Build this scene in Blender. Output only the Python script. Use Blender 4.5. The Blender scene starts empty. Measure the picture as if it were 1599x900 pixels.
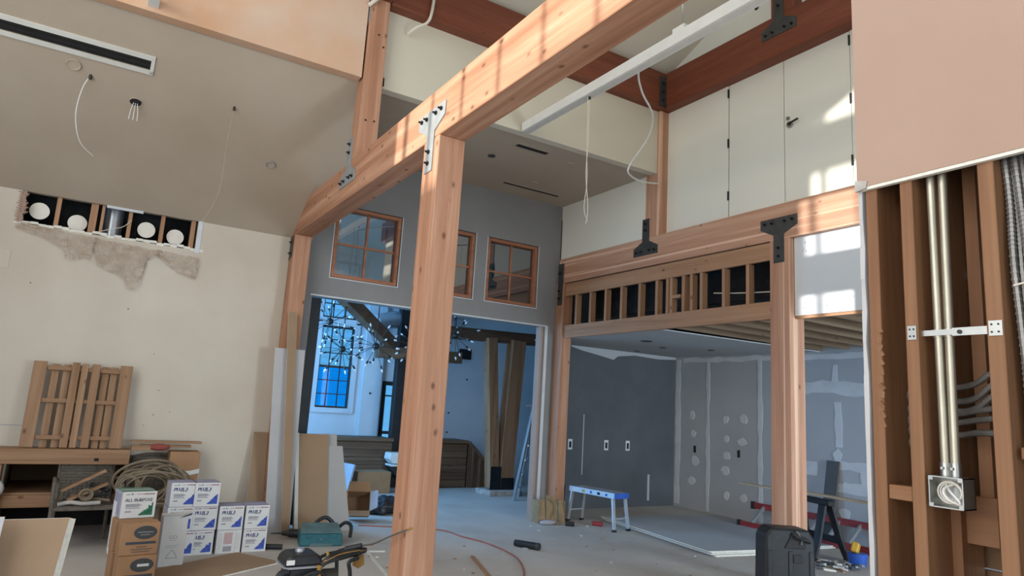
import bpy, bmesh, math, random
from mathutils import Vector, Matrix, Euler
random.seed(7)
SC = bpy.context.scene
COL = SC.collection
PI = math.pi

# ------------------------------------------------------------------ camera
cd = bpy.data.cameras.new('camera'); cam = bpy.data.objects.new('camera', cd); COL.objects.link(cam)
def camera_matrix(yaw, pit, rol, loc):
    f = Vector((math.sin(yaw)*math.cos(pit), math.cos(yaw)*math.cos(pit), math.sin(pit)))
    r = Vector((math.cos(yaw), -math.sin(yaw), 0)); u = r.cross(f)
    c, s = math.cos(rol), math.sin(rol)
    r2 = c*r + s*u; u2 = -s*r + c*u
    m = Matrix((r2, u2, -f)).transposed().to_4x4(); m.translation = loc
    return m
cam.matrix_world = camera_matrix(0.549948, 0.173671, 0.0598053, Vector((0, 0, 1.6)))
cd.sensor_width = 36.0; cd.lens = 1057.4/1599*36.0; cd.clip_start = 0.05; cd.clip_end = 200
SC.camera = cam

# ------------------------------------------------------------------ world, sun, window light, exposure
w = bpy.data.worlds.new('world'); SC.world = w; w.use_nodes = True
wn = w.node_tree.nodes; wl = w.node_tree.links
bg = wn['Background']; bg.inputs['Strength'].default_value = 1.9
tc = wn.new('ShaderNodeTexCoord'); sx = wn.new('ShaderNodeSeparateXYZ'); rp = wn.new('ShaderNodeValToRGB')
rp.color_ramp.elements[0].position = 0.0; rp.color_ramp.elements[0].color = (0.20, 0.46, 0.72, 1)
rp.color_ramp.elements[1].position = 0.45; rp.color_ramp.elements[1].color = (0.10, 0.36, 0.80, 1)
wl.new(tc.outputs['Generated'], sx.inputs[0]); wl.new(sx.outputs['Z'], rp.inputs[0]); wl.new(rp.outputs[0], bg.inputs['Color'])

def aim(o, d): o.rotation_euler = Vector(d).to_track_quat('-Z', 'Y').to_euler()
def area(name, loc, d, sx_, sy_, watts, col):
    l = bpy.data.lights.new(name, 'AREA'); l.shape = 'RECTANGLE'; l.size = sx_; l.size_y = sy_; l.energy = watts; l.color = col
    o = bpy.data.objects.new(name, l); COL.objects.link(o); o.location = loc; aim(o, d); return o
sl = bpy.data.lights.new('sun', 'SUN'); sl.energy = 5.4; sl.angle = math.radians(0.7); sl.color = (1.0, 0.965, 0.90)
so = bpy.data.objects.new('sun', sl); COL.objects.link(so); so.location = (-20, 4, 9); aim(so, (1, -0.21, -0.152))
# daylight through the storefront behind the camera, the west clerestory and the windows of the far room
area('storefront_daylight', (-3.5, 0.6, 1.95), (1, 0.10, 0.0), 6.2, 3.2, 200, (1.0, 0.93, 0.84))
area('rear_daylight', (0.5, -3.9, 1.9), (0.10, 1, 0.05), 5.0, 2.2, 50, (1.0, 0.90, 0.80))
area('clerestory_daylight', (-3.45, 1.8, 5.0), (1, 0.05, -0.12), 7.5, 2.2, 215, (1.0, 0.93, 0.82))
area('east_room_daylight', (7.5, -3.9, 1.8), (0.05, 1, 0.0), 3.4, 2.8, 680, (0.74, 0.87, 1.0))
area('far_window_daylight', (1.45, 10.7, 2.3), (1, -0.05, 0.0), 2.2, 2.8, 210, (0.20, 0.52, 1.0))
SC.view_settings.view_transform = 'Standard'; SC.view_settings.look = 'None'
SC.view_settings.exposure = 0.17; SC.view_settings.gamma = 1.0

# ------------------------------------------------------------------ materials
def new_mat(name):
    m = bpy.data.materials.new(name); m.use_nodes = True
    nt = m.node_tree; return m, nt.nodes, nt.links, nt.nodes['Principled BSDF']
def rgba(c): return (c[0], c[1], c[2], 1)
def coords(N, L, scale, rand=True):
    t = N.new('ShaderNodeTexCoord'); mp = N.new('ShaderNodeMapping'); mp.inputs['Scale'].default_value = scale
    if rand:
        oi = N.new('ShaderNodeObjectInfo'); va = N.new('ShaderNodeVectorMath'); va.operation = 'ADD'
        mu = N.new('ShaderNodeMath'); mu.operation = 'MULTIPLY'; mu.inputs[1].default_value = 17.0
        L.new(oi.outputs['Random'], mu.inputs[0]); L.new(t.outputs['Object'], va.inputs[0]); L.new(mu.outputs[0], va.inputs[1])
        L.new(va.outputs[0], mp.inputs[0])
    else: L.new(t.outputs['Object'], mp.inputs[0])
    return mp.outputs[0]
def noise(N, L, vec, scale, detail=4, rough=0.55, dist=0.0):
    n = N.new('ShaderNodeTexNoise'); n.inputs['Scale'].default_value = scale; n.inputs['Detail'].default_value = detail
    n.inputs['Roughness'].default_value = rough; n.inputs['Distortion'].default_value = dist
    L.new(vec, n.inputs['Vector']); return n.outputs['Fac']
def ramp(N, L, fac, stops):
    r = N.new('ShaderNodeValToRGB'); e = r.color_ramp.elements
    e[0].position, e[0].color = stops[0][0], rgba(stops[0][1]); e[1].position, e[1].color = stops[-1][0], rgba(stops[-1][1])
    for p, c in stops[1:-1]:
        x = e.new(p); x.color = rgba(c)
    L.new(fac, r.inputs[0]); return r.outputs[0]
def mixc(N, L, fac, a, b):
    m = N.new('ShaderNodeMix'); m.data_type = 'RGBA'
    if isinstance(fac, float): m.inputs['Factor'].default_value = fac
    else: L.new(fac, m.inputs['Factor'])
    for k, v in ((6, a), (7, b)):
        if isinstance(v, tuple): m.inputs[k].default_value = rgba(v)
        else: L.new(v, m.inputs[k])
    return m.outputs[2]
def bump(N, L, P, h, strength, dist=0.01):
    b = N.new('ShaderNodeBump'); b.inputs['Strength'].default_value = strength; b.inputs['Distance'].default_value = dist
    L.new(h, b.inputs['Height']); L.new(b.outputs[0], P.inputs['Normal'])
def plain(name, c, rough=0.6, metal=0.0, var=0.12, scale=6.0, bmp=0.0, spec=0.4):
    m, N, L, P = new_mat(name)
    v = coords(N, L, (1, 1, 1)); n = noise(N, L, v, scale)
    lo = tuple(x*(1-var) for x in c); hi = tuple(min(1, x*(1+var)) for x in c)
    L.new(ramp(N, L, n, [(0.3, lo), (0.7, hi)]), P.inputs['Base Color'])
    P.inputs['Roughness'].default_value = rough; P.inputs['Metallic'].default_value = metal
    P.inputs['Specular IOR Level'].default_value = spec
    if bmp: bump(N, L, P, noise(N, L, v, scale*12), bmp, 0.003)
    return m
def wood(name, lo, mid, hi, axis, knots=0.6, rough=0.62, across=9.0, along=0.45, stripes=0.0, knotcol=(0.10, 0.035, 0.015)):
    m, N, L, P = new_mat(name)
    s = [across]*3; s['xyz'.index(axis)] = along
    v = coords(N, L, s)
    base = ramp(N, L, noise(N, L, v, 1.0, 5, 0.6, 0.5), [(0.28, lo), (0.5, mid), (0.74, hi)])
    s2 = [95]*3; s2['xyz'.index(axis)] = 2.2
    v2 = coords(N, L, s2); fine = noise(N, L, v2, 1.0, 3)
    col = mixc(N, L, ramp(N, L, fine, [(0.35, (0, 0, 0)), (0.75, (0.35, 0.35, 0.35))]), base, tuple(x*0.62 for x in mid))
    if stripes:
        s4 = [16]*3; s4['xyz'.index(axis)] = 0.12
        st = ramp(N, L, noise(N, L, coords(N, L, s4), 1.0, 2), [(0.56, (0, 0, 0)), (0.62, (stripes,)*3)])
        col = mixc(N, L, st, col, tuple(min(1, x*1.25+0.03) for x in hi))
    if knots:
        s3 = [8.5]*3; s3['xyz'.index(axis)] = 5.0
        vo = N.new('ShaderNodeTexVoronoi'); L.new(coords(N, L, s3), vo.inputs['Vector']); vo.inputs['Scale'].default_value = 1.0
        d = ramp(N, L, vo.outputs['Distance'], [(0.06, (1, 1, 1)), (0.18, (0, 0, 0))])
        sc = N.new('ShaderNodeSeparateColor'); L.new(vo.outputs['Color'], sc.inputs[0])
        gt = N.new('ShaderNodeMath'); gt.operation = 'LESS_THAN'; gt.inputs[1].default_value = knots; L.new(sc.outputs[0], gt.inputs[0])
        mu = N.new('ShaderNodeMath'); mu.operation = 'MULTIPLY'; L.new(d, mu.inputs[0]); L.new(gt.outputs[0], mu.inputs[1])
        mu2 = N.new('ShaderNodeMath'); mu2.operation = 'MULTIPLY'; mu2.inputs[1].default_value = 0.8; L.new(mu.outputs[0], mu2.inputs[0])
        col = mixc(N, L, mu2.outputs[0], col, knotcol)
    L.new(col, P.inputs['Base Color']); P.inputs['Roughness'].default_value = rough
    P.inputs['Specular IOR Level'].default_value = 0.3
    bump(N, L, P, fine, 0.25, 0.002)
    return m
STUDDARK = {a: wood('dark_framing_'+a, (0.145, 0.064, 0.028), (0.215, 0.102, 0.047), (0.285, 0.15, 0.073), a, knots=0.25) for a in 'xyz'}  # darker version of the framing tones, used on the near studs
def fir(axis, **k): return wood('fir_'+axis, (0.29, 0.122, 0.063), (0.435, 0.218, 0.126), (0.59, 0.35, 0.23), axis, **k)
FIR = {a: fir(a) for a in 'xyz'}
GLU = {a: wood('glulam_'+a, (0.37, 0.18, 0.105), (0.50, 0.27, 0.17), (0.62, 0.40, 0.275), a, stripes=0.75, knots=0.15) for a in 'xyz'}
RED = {a: wood('stained_fir_'+a, (0.135, 0.038, 0.018), (0.19, 0.055, 0.028), (0.25, 0.08, 0.042), a, knots=0.15, rough=0.5) for a in 'xyz'}
STUD = {a: wood('framing_'+a, (0.30, 0.155, 0.08), (0.40, 0.22, 0.12), (0.48, 0.28, 0.16), a, knots=0.3) for a in 'xyz'}
OLD = {a: wood('weathered_pine_'+a, (0.20, 0.105, 0.052), (0.31, 0.175, 0.092), (0.42, 0.255, 0.145), a, knots=0.4, across=14) for a in 'xyz'}
DARKW = {a: wood('dark_reclaimed_'+a, (0.08, 0.045, 0.026), (0.15, 0.088, 0.05), (0.22, 0.135, 0.08), a, knots=0.3) for a in 'xyz'}
def painted(name, c, c2, scale=0.8, rough=0.8, bmp=0.12, smears=None, sm_at=0.66):
    m, N, L, P = new_mat(name)
    v = coords(N, L, (1, 1, 1), rand=False)
    col = ramp(N, L, noise(N, L, v, scale, 5, 0.6), [(0.3, c2), (0.65, c)])
    if smears:
        n2 = noise(N, L, v, 2.6, 6, 0.7, 1.2)
        col = mixc(N, L, ramp(N, L, n2, [(sm_at, (0, 0, 0)), (sm_at+0.08, (0.8, 0.8, 0.8))]), col, smears)
    L.new(col, P.inputs['Base Color']); P.inputs['Roughness'].default_value = rough; P.inputs['Specular IOR Level'].default_value = 0.25
    bump(N, L, P, noise(N, L, v, 55, 3), bmp, 0.004)
    return m
M = {}
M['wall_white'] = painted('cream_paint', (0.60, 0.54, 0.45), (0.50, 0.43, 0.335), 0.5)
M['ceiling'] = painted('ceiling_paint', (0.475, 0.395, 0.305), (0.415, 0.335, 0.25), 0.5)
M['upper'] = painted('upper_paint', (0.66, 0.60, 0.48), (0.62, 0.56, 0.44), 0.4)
M['fascia'] = painted('glow_tinted_plaster', (0.62, 0.47, 0.36), (0.60, 0.29, 0.13), 0.45)  # warm orange glow of bounced sun painted into the plaster colour
M['gallery'] = painted('gallery_white', (0.76, 0.75, 0.66), (0.72, 0.70, 0.61), 0.5, 0.7)
M['grey'] = painted('grey_paint', (0.25, 0.245, 0.24), (0.205, 0.20, 0.195), 0.7, 0.75, 0.15, (0.33, 0.32, 0.31), 0.74)
M['darkgrey'] = painted('dark_primer', (0.105, 0.112, 0.118), (0.075, 0.082, 0.088), 0.9, 0.75, 0.15, (0.22, 0.23, 0.24), 0.72)
M['board'] = painted('bare_wallboard', (0.42, 0.435, 0.45), (0.37, 0.385, 0.40), 0.8, 0.85, 0.1, (0.52, 0.54, 0.555), 0.70)
M['mud'] = plain('joint_compound', (0.58, 0.60, 0.615), 0.85, var=0.06, scale=5)
M['alc_ceil'] = painted('alcove_ceiling_board', (0.44, 0.45, 0.45), (0.38, 0.39, 0.39), 0.7)
M['farwall'] = painted('far_room_plaster', (0.62, 0.66, 0.68), (0.50, 0.55, 0.58), 0.8)
M['farceil'] = painted('far_room_ceiling', (0.70, 0.72, 0.72), (0.65, 0.66, 0.66), 0.8)
M['pink'] = painted('pinkish_wallboard', (0.40, 0.275, 0.21), (0.36, 0.24, 0.18), 0.8)
M['tan'] = painted('tan_paper_face', (0.33, 0.225, 0.14), (0.285, 0.19, 0.115), 1.2, 0.85)
M['greyboard'] = painted('grey_paper_face', (0.40, 0.39, 0.37), (0.36, 0.35, 0.33), 1.2, 0.85)
M['whiteboard'] = painted('white_paper_face', (0.47, 0.46, 0.455), (0.42, 0.41, 0.405), 1.2, 0.8)
M['gypsum'] = plain('gypsum_edge', (0.72, 0.69, 0.60), 0.9, var=0.12, scale=30, bmp=0.4)
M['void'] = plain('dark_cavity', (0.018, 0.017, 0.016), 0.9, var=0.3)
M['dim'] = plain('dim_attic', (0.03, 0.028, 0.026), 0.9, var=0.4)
M['sheath'] = painted('brown_sheathing', (0.21, 0.13, 0.07), (0.17, 0.10, 0.055), 1.5, 0.85)
M['steel'] = plain('dark_steel_plate', (0.075, 0.075, 0.07), 0.5, 0.5, 0.2, 9, 0.1)
M['galv'] = plain('grey_painted_plate', (0.32, 0.335, 0.335), 0.5, 0.35, 0.12, 9, 0.1)
M['bolt'] = plain('bolt_black', (0.03, 0.03, 0.03), 0.45, 0.6)
M['zinc'] = plain('zinc', (0.36, 0.36, 0.335), 0.35, 0.9, 0.08, 14)
M['emt'] = plain('conduit_steel', (0.40, 0.37, 0.29), 0.42, 0.75, 0.1, 9)
M['flex'] = plain('flexible_conduit', (0.25, 0.24, 0.22), 0.45, 0.7, 0.12, 20)
M['alu'] = plain('aluminium', (0.66, 0.68, 0.70), 0.38, 0.85, 0.08, 8)
M['white'] = plain('white_enamel', (0.74, 0.74, 0.70), 0.45, 0.0, 0.04)
M['trimw'] = plain('white_trim', (0.66, 0.64, 0.58), 0.6, 0.0, 0.05)
M['cable'] = plain('cream_cable', (0.66, 0.60, 0.50), 0.6, 0.0, 0.05)
M['black'] = plain('black_plastic', (0.018, 0.019, 0.021), 0.5, 0.0, 0.25, 12, 0.15)
M['blackp'] = plain('black_rubber', (0.022, 0.022, 0.022), 0.7, 0.0, 0.2)
M['ironblk'] = plain('blackened_steel', (0.014, 0.016, 0.018), 0.5, 0.3, 0.2)
M['mull'] = plain('window_bar', (0.03, 0.03, 0.03), 0.5, 0.2)
M['teal'] = plain('teal_case_plastic', (0.025, 0.12, 0.145), 0.5, 0.0, 0.18, 7, 0.1)
M['tealg'] = plain('dusty_teal_lid', (0.10, 0.17, 0.175), 0.65, 0.0, 0.25, 7, 0.1)
M['blue'] = plain('blue_paint', (0.03, 0.10, 0.42), 0.45, 0.0, 0.15)
M['redp'] = plain('red_fibreglass', (0.26, 0.03, 0.03), 0.5, 0.0, 0.2)
M['orange'] = plain('orange_cord', (0.36, 0.12, 0.08), 0.6, 0.0, 0.1)
M['yellow'] = plain('yellow_plastic', (0.55, 0.32, 0.03), 0.5, 0.0, 0.15)
M['ochre'] = plain('ochre_plastic', (0.36, 0.20, 0.05), 0.55, 0.0, 0.15)
M['carton'] = plain('corrugated_card', (0.36, 0.20, 0.10), 0.85, 0.0, 0.1, 5, 0.15)
M['cartond'] = plain('card_inside', (0.25, 0.15, 0.08), 0.9, 0.0, 0.1, 5)
M['boxw'] = plain('white_carton', (0.66, 0.65, 0.62), 0.7, 0.0, 0.04, 5)
M['boxs'] = plain('carton_side', (0.40, 0.39, 0.42), 0.75, 0.0, 0.08, 5)
M['boxlav'] = plain('carton_top_lavender', (0.28, 0.28, 0.42), 0.7, 0.0, 0.12, 5)
M['boxgrn'] = plain('carton_top_green', (0.10, 0.22, 0.15), 0.7, 0.0, 0.15, 5)
M['ink'] = plain('navy_ink', (0.02, 0.03, 0.14), 0.7)
M['inkb'] = plain('blue_ink', (0.045, 0.085, 0.38), 0.7, var=0.55, scale=60)
M['inkg'] = plain('green_ink', (0.02, 0.13, 0.07), 0.7, var=0.55, scale=60)
M['inkgry'] = plain('grey_ink', (0.30, 0.30, 0.32), 0.8)
M['inkr'] = plain('maroon_ink', (0.20, 0.03, 0.06), 0.7)
M['inkk'] = plain('slate_ink', (0.05, 0.06, 0.075), 0.7)
M['inkp'] = plain('pale_pink_ink', (0.52, 0.36, 0.36), 0.8)
M['wicker'] = plain('brown_wicker', (0.13, 0.11, 0.085), 0.75, 0.0, 0.3, 40, 0.4)
M['hose'] = plain('dusty_hose', (0.20, 0.155, 0.10), 0.7, 0.0, 0.2, 12)
M['brush'] = plain('bristle_red', (0.26, 0.06, 0.045), 0.8, 0.0, 0.3)
M['tarp'] = plain('black_bag_film', (0.03, 0.03, 0.033), 0.35, 0.0, 0.3, 12)
M['plast'] = None
M['glassbulb'] = plain('bulb_glass', (0.75, 0.78, 0.8), 0.15, 0.0, 0.02)
M['brass'] = plain('dark_brass', (0.05, 0.05, 0.045), 0.4, 0.8, 0.1)
M['siding'] = plain('neighbour_siding', (0.72, 0.88, 0.88), 0.8, 0.0, 0.05)
M['paper'] = plain('kraft_wrap', (0.30, 0.21, 0.115), 0.85, 0.0, 0.2, 8, 0.3)
M['grit'] = plain('debris_grey', (0.42, 0.39, 0.35), 0.9, 0.0, 0.3, 10)
M['duct'] = plain('spiral_duct_metal', (0.55, 0.60, 0.64), 0.32, 0.8, 0.08, 5)
M['ductcap'] = plain('duct_lining', (0.74, 0.69, 0.60), 0.75, 0.0, 0.08, 4)
def glass(name, tint, gloss):
    m, N, L, P = new_mat(name); N.remove(P)
    o = N['Material Output']; t = N.new('ShaderNodeBsdfTransparent'); t.inputs[0].default_value = rgba(tint)
    g = N.new('ShaderNodeBsdfGlossy'); g.inputs['Roughness'].default_value = 0.02
    f = N.new('ShaderNodeFresnel'); f.inputs['IOR'].default_value = 1.5
    ad = N.new('ShaderNodeMath'); ad.operation = 'ADD'; ad.inputs[1].default_value = gloss; L.new(f.outputs[0], ad.inputs[0])
    mx = N.new('ShaderNodeMixShader'); L.new(ad.outputs[0], mx.inputs[0]); L.new(t.outputs[0], mx.inputs[1]); L.new(g.outputs[0], mx.inputs[2])
    L.new(mx.outputs[0], o.inputs['Surface']); return m
M['glass'] = glass('window_glass', (0.36, 0.36, 0.34), 0.26)
M['glassfar'] = glass('far_window_glass', (0.92, 0.97, 1.0), -0.02)
def film(name):
    m, N, L, P = new_mat(name)
    v = coords(N, L, (1, 1, 1)); L.new(ramp(N, L, noise(N, L, v, 9, 5), [(0.3, (0.34, 0.235, 0.16)), (0.7, (0.60, 0.49, 0.39))]), P.inputs['Base Color'])
    P.inputs['Roughness'].default_value = 0.35
    L.new(ramp(N, L, noise(N, L, v, 14, 5), [(0.32, (0.10,)*3), (0.72, (0.85,)*3)]), P.inputs['Alpha'])
    return m
M['plast'] = film('torn_plastic_film')
def floor_mat():
    m, N, L, P = new_mat('dusty_slab')
    v = coords(N, L, (1, 1, 1), rand=False)
    c = ramp(N, L, noise(N, L, v, 0.55, 6, 0.62), [(0.3, (0.40, 0.35, 0.295)), (0.5, (0.52, 0.475, 0.42)), (0.7, (0.60, 0.56, 0.51))])
    c = mixc(N, L, ramp(N, L, noise(N, L, v, 4.5, 8, 0.75, 0.8), [(0.56, (0, 0, 0)), (0.72, (0.55,)*3)]), c, (0.58, 0.56, 0.53))
    c = mixc(N, L, ramp(N, L, noise(N, L, coords(N, L, (0.4, 3.5, 1), False), 2.0, 7, 0.7), [(0.60, (0, 0, 0)), (0.75, (0.4,)*3)]), c, (0.27, 0.235, 0.20))
    L.new(c, P.inputs['Base Color']); P.inputs['Roughness'].default_value = 0.72
    P.inputs['Specular IOR Level'].default_value = 0.35
    bump(N, L, P, noise(N, L, v, 30, 6), 0.2, 0.004); return m
M['floor'] = floor_mat()

# ------------------------------------------------------------------ mesh helpers
class MB:
    def __init__(s): s.v = []; s.f = []; s.m = []
    def add(s, vs, fs, m=0):
        b = len(s.v); s.v += [Vector(v) for v in vs]; s.f += [tuple(i+b for i in f) for f in fs]; s.m += [m]*len(fs); return s
    BF = [(0, 3, 2, 1), (4, 5, 6, 7), (0, 1, 5, 4), (1, 2, 6, 5), (2, 3, 7, 6), (3, 0, 4, 7)]
    def box(s, x0, x1, y0, y1, z0, z1, m=0):
        return s.add([(x0, y0, z0), (x1, y0, z0), (x1, y1, z0), (x0, y1, z0), (x0, y0, z1), (x1, y0, z1), (x1, y1, z1), (x0, y1, z1)], s.BF, m)
    def obox(s, c, size, rot=(0, 0, 0), m=0):
        R = Euler(rot).to_matrix() if not isinstance(rot, Matrix) else rot; c = Vector(c); a, b, d = (x/2 for x in size)
        return s.add([c + R @ Vector(p) for p in [(-a, -b, -d), (a, -b, -d), (a, b, -d), (-a, b, -d), (-a, -b, d), (a, -b, d), (a, b, d), (-a, b, d)]], s.BF, m)
    def bar(s, p0, p1, wd, th, up=(0, 0, 1), m=0):
        p0, p1 = Vector(p0), Vector(p1); d = (p1-p0); ln = d.length; d.normalize(); u = Vector(up)
        x = d.cross(u)
        if x.length < 1e-4: x = d.cross(Vector((0, 1, 0)))
        x.normalize(); y = x.cross(d).normalized()
        return s.obox((p0+p1)/2, (wd, th, ln), Matrix((x, y, -d)).transposed() if False else Matrix((x, d.cross(x).normalized(), d)).transposed(), m)
    def cyl(s, p0, p1, r0, r1=None, n=12, m=0, cap=True):
        p0, p1 = Vector(p0), Vector(p1); r1 = r0 if r1 is None else r1; d = (p1-p0).normalized()
        x = d.orthogonal().normalized(); y = d.cross(x)
        vs = []
        for p, r in ((p0, r0), (p1, r1)):
            vs += [p + r*(math.cos(2*PI*i/n)*x + math.sin(2*PI*i/n)*y) for i in range(n)]
        fs = [(i, (i+1) % n, n+(i+1) % n, n+i) for i in range(n)]
        if cap: fs += [tuple(range(n-1, -1, -1)), tuple(range(n, 2*n))]
        return s.add(vs, fs, m)
    def tube(s, pts, r, n=8, m=0, sub=6, closed=False):
        P = [Vector(p) for p in pts]
        if sub > 1 and len(P) > 2: P = spline(P, sub, closed)
        k = len(P); prev = None; vs = []
        for i in range(k):
            a = P[(i-1) % k] if (closed or i > 0) else P[0]; b = P[(i+1) % k] if (closed or i < k-1) else P[-1]
            d = (b-a); d = d.normalized() if d.length > 1e-7 else Vector((0, 0, 1))
            x = d.orthogonal().normalized() if prev is None else (prev - d*prev.dot(d)).normalized()
            prev = x; y = d.cross(x)
            vs += [P[i] + r*(math.cos(2*PI*j/n)*x + math.sin(2*PI*j/n)*y) for j in range(n)]
        fs = []
        for i in range(k if closed else k-1):
            i2 = (i+1) % k
            fs += [(i*n+j, i*n+(j+1) % n, i2*n+(j+1) % n, i2*n+j) for j in range(n)]
        if not closed: fs += [tuple(range(n-1, -1, -1)), tuple(range((k-1)*n, k*n))]
        return s.add(vs, fs, m)
    def sph(s, c, r, n=10, k=7, m=0, sc=(1, 1, 1)):
        c = Vector(c); vs = [c + Vector((0, 0, r*sc[2]))]; fs = []
        for i in range(1, k):
            t = PI*i/k
            vs += [c + Vector((r*sc[0]*math.sin(t)*math.cos(2*PI*j/n), r*sc[1]*math.sin(t)*math.sin(2*PI*j/n), r*sc[2]*math.cos(t))) for j in range(n)]
        vs.append(c - Vector((0, 0, r*sc[2]))); e = len(vs)-1
        fs += [(0, 1+j, 1+(j+1) % n) for j in range(n)]
        for i in range(k-2):
            fs += [(1+i*n+j, 1+(i+1)*n+j, 1+(i+1)*n+(j+1) % n, 1+i*n+(j+1) % n) for j in range(n)]
        fs += [(e, 1+(k-2)*n+(j+1) % n, 1+(k-2)*n+j) for j in range(n)]
        return s.add(vs, fs, m)
    def prism(s, poly, vec, m=0):
        P = [Vector(p) for p in poly]; v = Vector(vec); n = len(P)
        nr = sum(((P[i]-P[0]).cross(P[i+1]-P[0]) for i in range(1, n-1)), Vector())
        if nr.dot(v) > 0: P.reverse()
        return s.add(P + [p+v for p in P], [tuple(range(n)), tuple(range(2*n-1, n-1, -1))] + [(i, n+i, n+(i+1) % n, (i+1) % n) for i in range(n)], m)
    def quad(s, a, b, c, d, m=0): return s.add([a, b, c, d], [(0, 1, 2, 3)], m)
    def build(s, name, mats, parent=None, bevel=0.0, smooth=False, kind=None, label=None):
        if not isinstance(mats, (list, tuple)): mats = [mats]
        if parent is None:
            xs = [v.x for v in s.v]; ys = [v.y for v in s.v]; zs = [v.z for v in s.v]
            org = Vector(((min(xs)+max(xs))/2, (min(ys)+max(ys))/2, min(zs))); inv = Matrix.Translation(-org)
        else: inv = parent['_m'].inverted() if False else WM[parent.name].inverted(); org = Vector()
        me = bpy.data.meshes.new(name); me.from_pydata([inv @ v for v in s.v], [], s.f)
        for x in mats: me.materials.append(x)
        for p, mi in zip(me.polygons, s.m): p.material_index = mi
        if smooth:
            for p in me.polygons: p.use_smooth = True
        me.update()
        if smooth: me.set_sharp_from_angle(angle=0.7)
        o = bpy.data.objects.new(name, me); COL.objects.link(o); o.location = org
        if parent is not None: o.parent = parent; WM[o.name] = WM[parent.name].copy()
        else: WM[o.name] = Matrix.Translation(org)
        if bevel:
            b = o.modifiers.new('bevel', 'BEVEL'); b.width = bevel; b.segments = 1; b.limit_method = 'ANGLE'
        if kind: o['kind'] = kind
        if label: o['label'] = label
        return o
WM = {}
def spline(P, sub, closed=False):
    out = []; k = len(P)
    for i in range(k if closed else k-1):
        p0 = P[(i-1) % k] if (closed or i > 0) else P[0]; p1 = P[i]; p2 = P[(i+1) % k]
        p3 = P[(i+2) % k] if (closed or i+2 < k) else P[-1]
        for j in range(sub):
            t = j/sub
            out.append(0.5*((2*p1) + (p2-p0)*t + (2*p0-5*p1+4*p2-p3)*t*t + (3*p1-p0-3*p2+p3)*t**3))
    if not closed: out.append(P[-1])
    return out
def tag(o, label, cat, group=None, kind=None):
    o['label'] = label; o['category'] = cat
    if group: o['group'] = group
    if kind: o['kind'] = kind
    return o
def thing(name, label, cat, loc, rz=0.0, group=None, rot=None):
    o = bpy.data.objects.new(name, None); COL.objects.link(o); o.location = loc
    o.rotation_euler = rot if rot else (0, 0, rz); o.empty_display_size = 0.1
    WM[o.name] = Matrix.Translation(loc) @ o.rotation_euler.to_matrix().to_4x4()
    return tag(o, label, cat, group)
def local(o): return WM[o.name]
class LB(MB):
    """builder in the local frame of a parent"""
    def __init__(s, parent): super().__init__(); s.par = parent
    def build(s, name, mats, parent=None, **k):
        par = parent or s.par; m = WM[s.par.name]; s.v = [m @ v for v in s.v]
        return MB.build(s, name, mats, par, **k)
def struct(name, mb, mats, **k):
    o = mb.build(name, mats, **k); o['kind'] = 'structure'; return o
_txt = {}
def text_geo(t, bold=0.0):
    key = (t, bold)
    if key not in _txt:
        c = bpy.data.curves.new('lettering', 'FONT'); c.body = t; c.size = 1.0; c.resolution_u = 2; c.offset = bold
        o = bpy.data.objects.new('lettering', c); COL.objects.link(o)
        dg = bpy.context.evaluated_depsgraph_get(); me = bpy.data.meshes.new_from_object(o.evaluated_get(dg))
        vs = [v.co.copy() for v in me.vertices]; fs = [tuple(p.vertices) for p in me.polygons]
        bpy.data.objects.remove(o); bpy.data.curves.remove(c); bpy.data.meshes.remove(me)
        x0 = min(v.x for v in vs); x1 = max(v.x for v in vs); y0 = min(v.y for v in vs); y1 = max(v.y for v in vs)
        _txt[key] = ([((v.x-x0)/(x1-x0), (v.y-y0)/(y1-y0)) for v in vs], fs)
    return _txt[key]
def text_on(mb, t, x0, z0, x1, z1, y, m, shear=0.0, bold=0.0):
    vs, fs = text_geo(t, bold)
    mb.add([(x0+(x1-x0)*u + shear*(z1-z0)*v, y, z0+(z1-z0)*v) for u, v in vs], fs, m)
def rect(mb, x0, z0, x1, z1, y, m): mb.quad((x0, y, z0), (x1, y, z0), (x1, y, z1), (x0, y, z1), m)
def copy_tree(o, loc=None, rz=None, label=None):
    c = o.copy(); COL.objects.link(c)
    if loc is not None: c.location = loc
    if rz is not None: c.rotation_euler = (0, 0, rz)
    if label: c['label'] = label
    for ch in list(o.children):
        d = ch.copy(); COL.objects.link(d); d.parent = c
        for g in ch.children:
            e = g.copy(); COL.objects.link(e); e.parent = d
    return c

# ------------------------------------------------------------------ the building shell
XM, XG, YG, YF = 1.957, 6.113, 8.60, 6.43      # main beam face, gallery face, back wall, fascia
BZ0, BZ1 = 3.549, 3.941                         # timber beams
CZ = 4.82                                       # flat ceiling
def holes_wall(mb, u0, u1, z0, z1, d0, d1, holes, ax='x', m=0):
    us = sorted({u0, u1} | {h[0] for h in holes} | {h[1] for h in holes}); zs = sorted({z0, z1} | {h[2] for h in holes} | {h[3] for h in holes})
    us = [u for u in us if u0 <= u <= u1]; zs = [z for z in zs if z0 <= z <= z1]
    for a, b in zip(us, us[1:]):
        run = None
        for c, d in zip(zs, zs[1:]):
            if any(h[0] < (a+b)/2 < h[1] and h[2] < (c+d)/2 < h[3] for h in holes): continue
            if ax == 'x': mb.box(a, b, d0, d1, c, d, m)
            else: mb.box(d0, d1, a, b, c, d, m)
struct('floor', MB().box(-3.8, 11.2, -4.2, 13.2, -0.1, 0.0), M['floor'])
lw = MB(); holes_wall(lw, -3.6, XM+0.05, 0, 3.58, YG, YG+0.16, [(-0.55, 0.50, -1, 0.74), (-0.83, 0.88, 3.19, 3.56)])
wall_left = struct('wall_left', lw, M['wall_white'])
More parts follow.
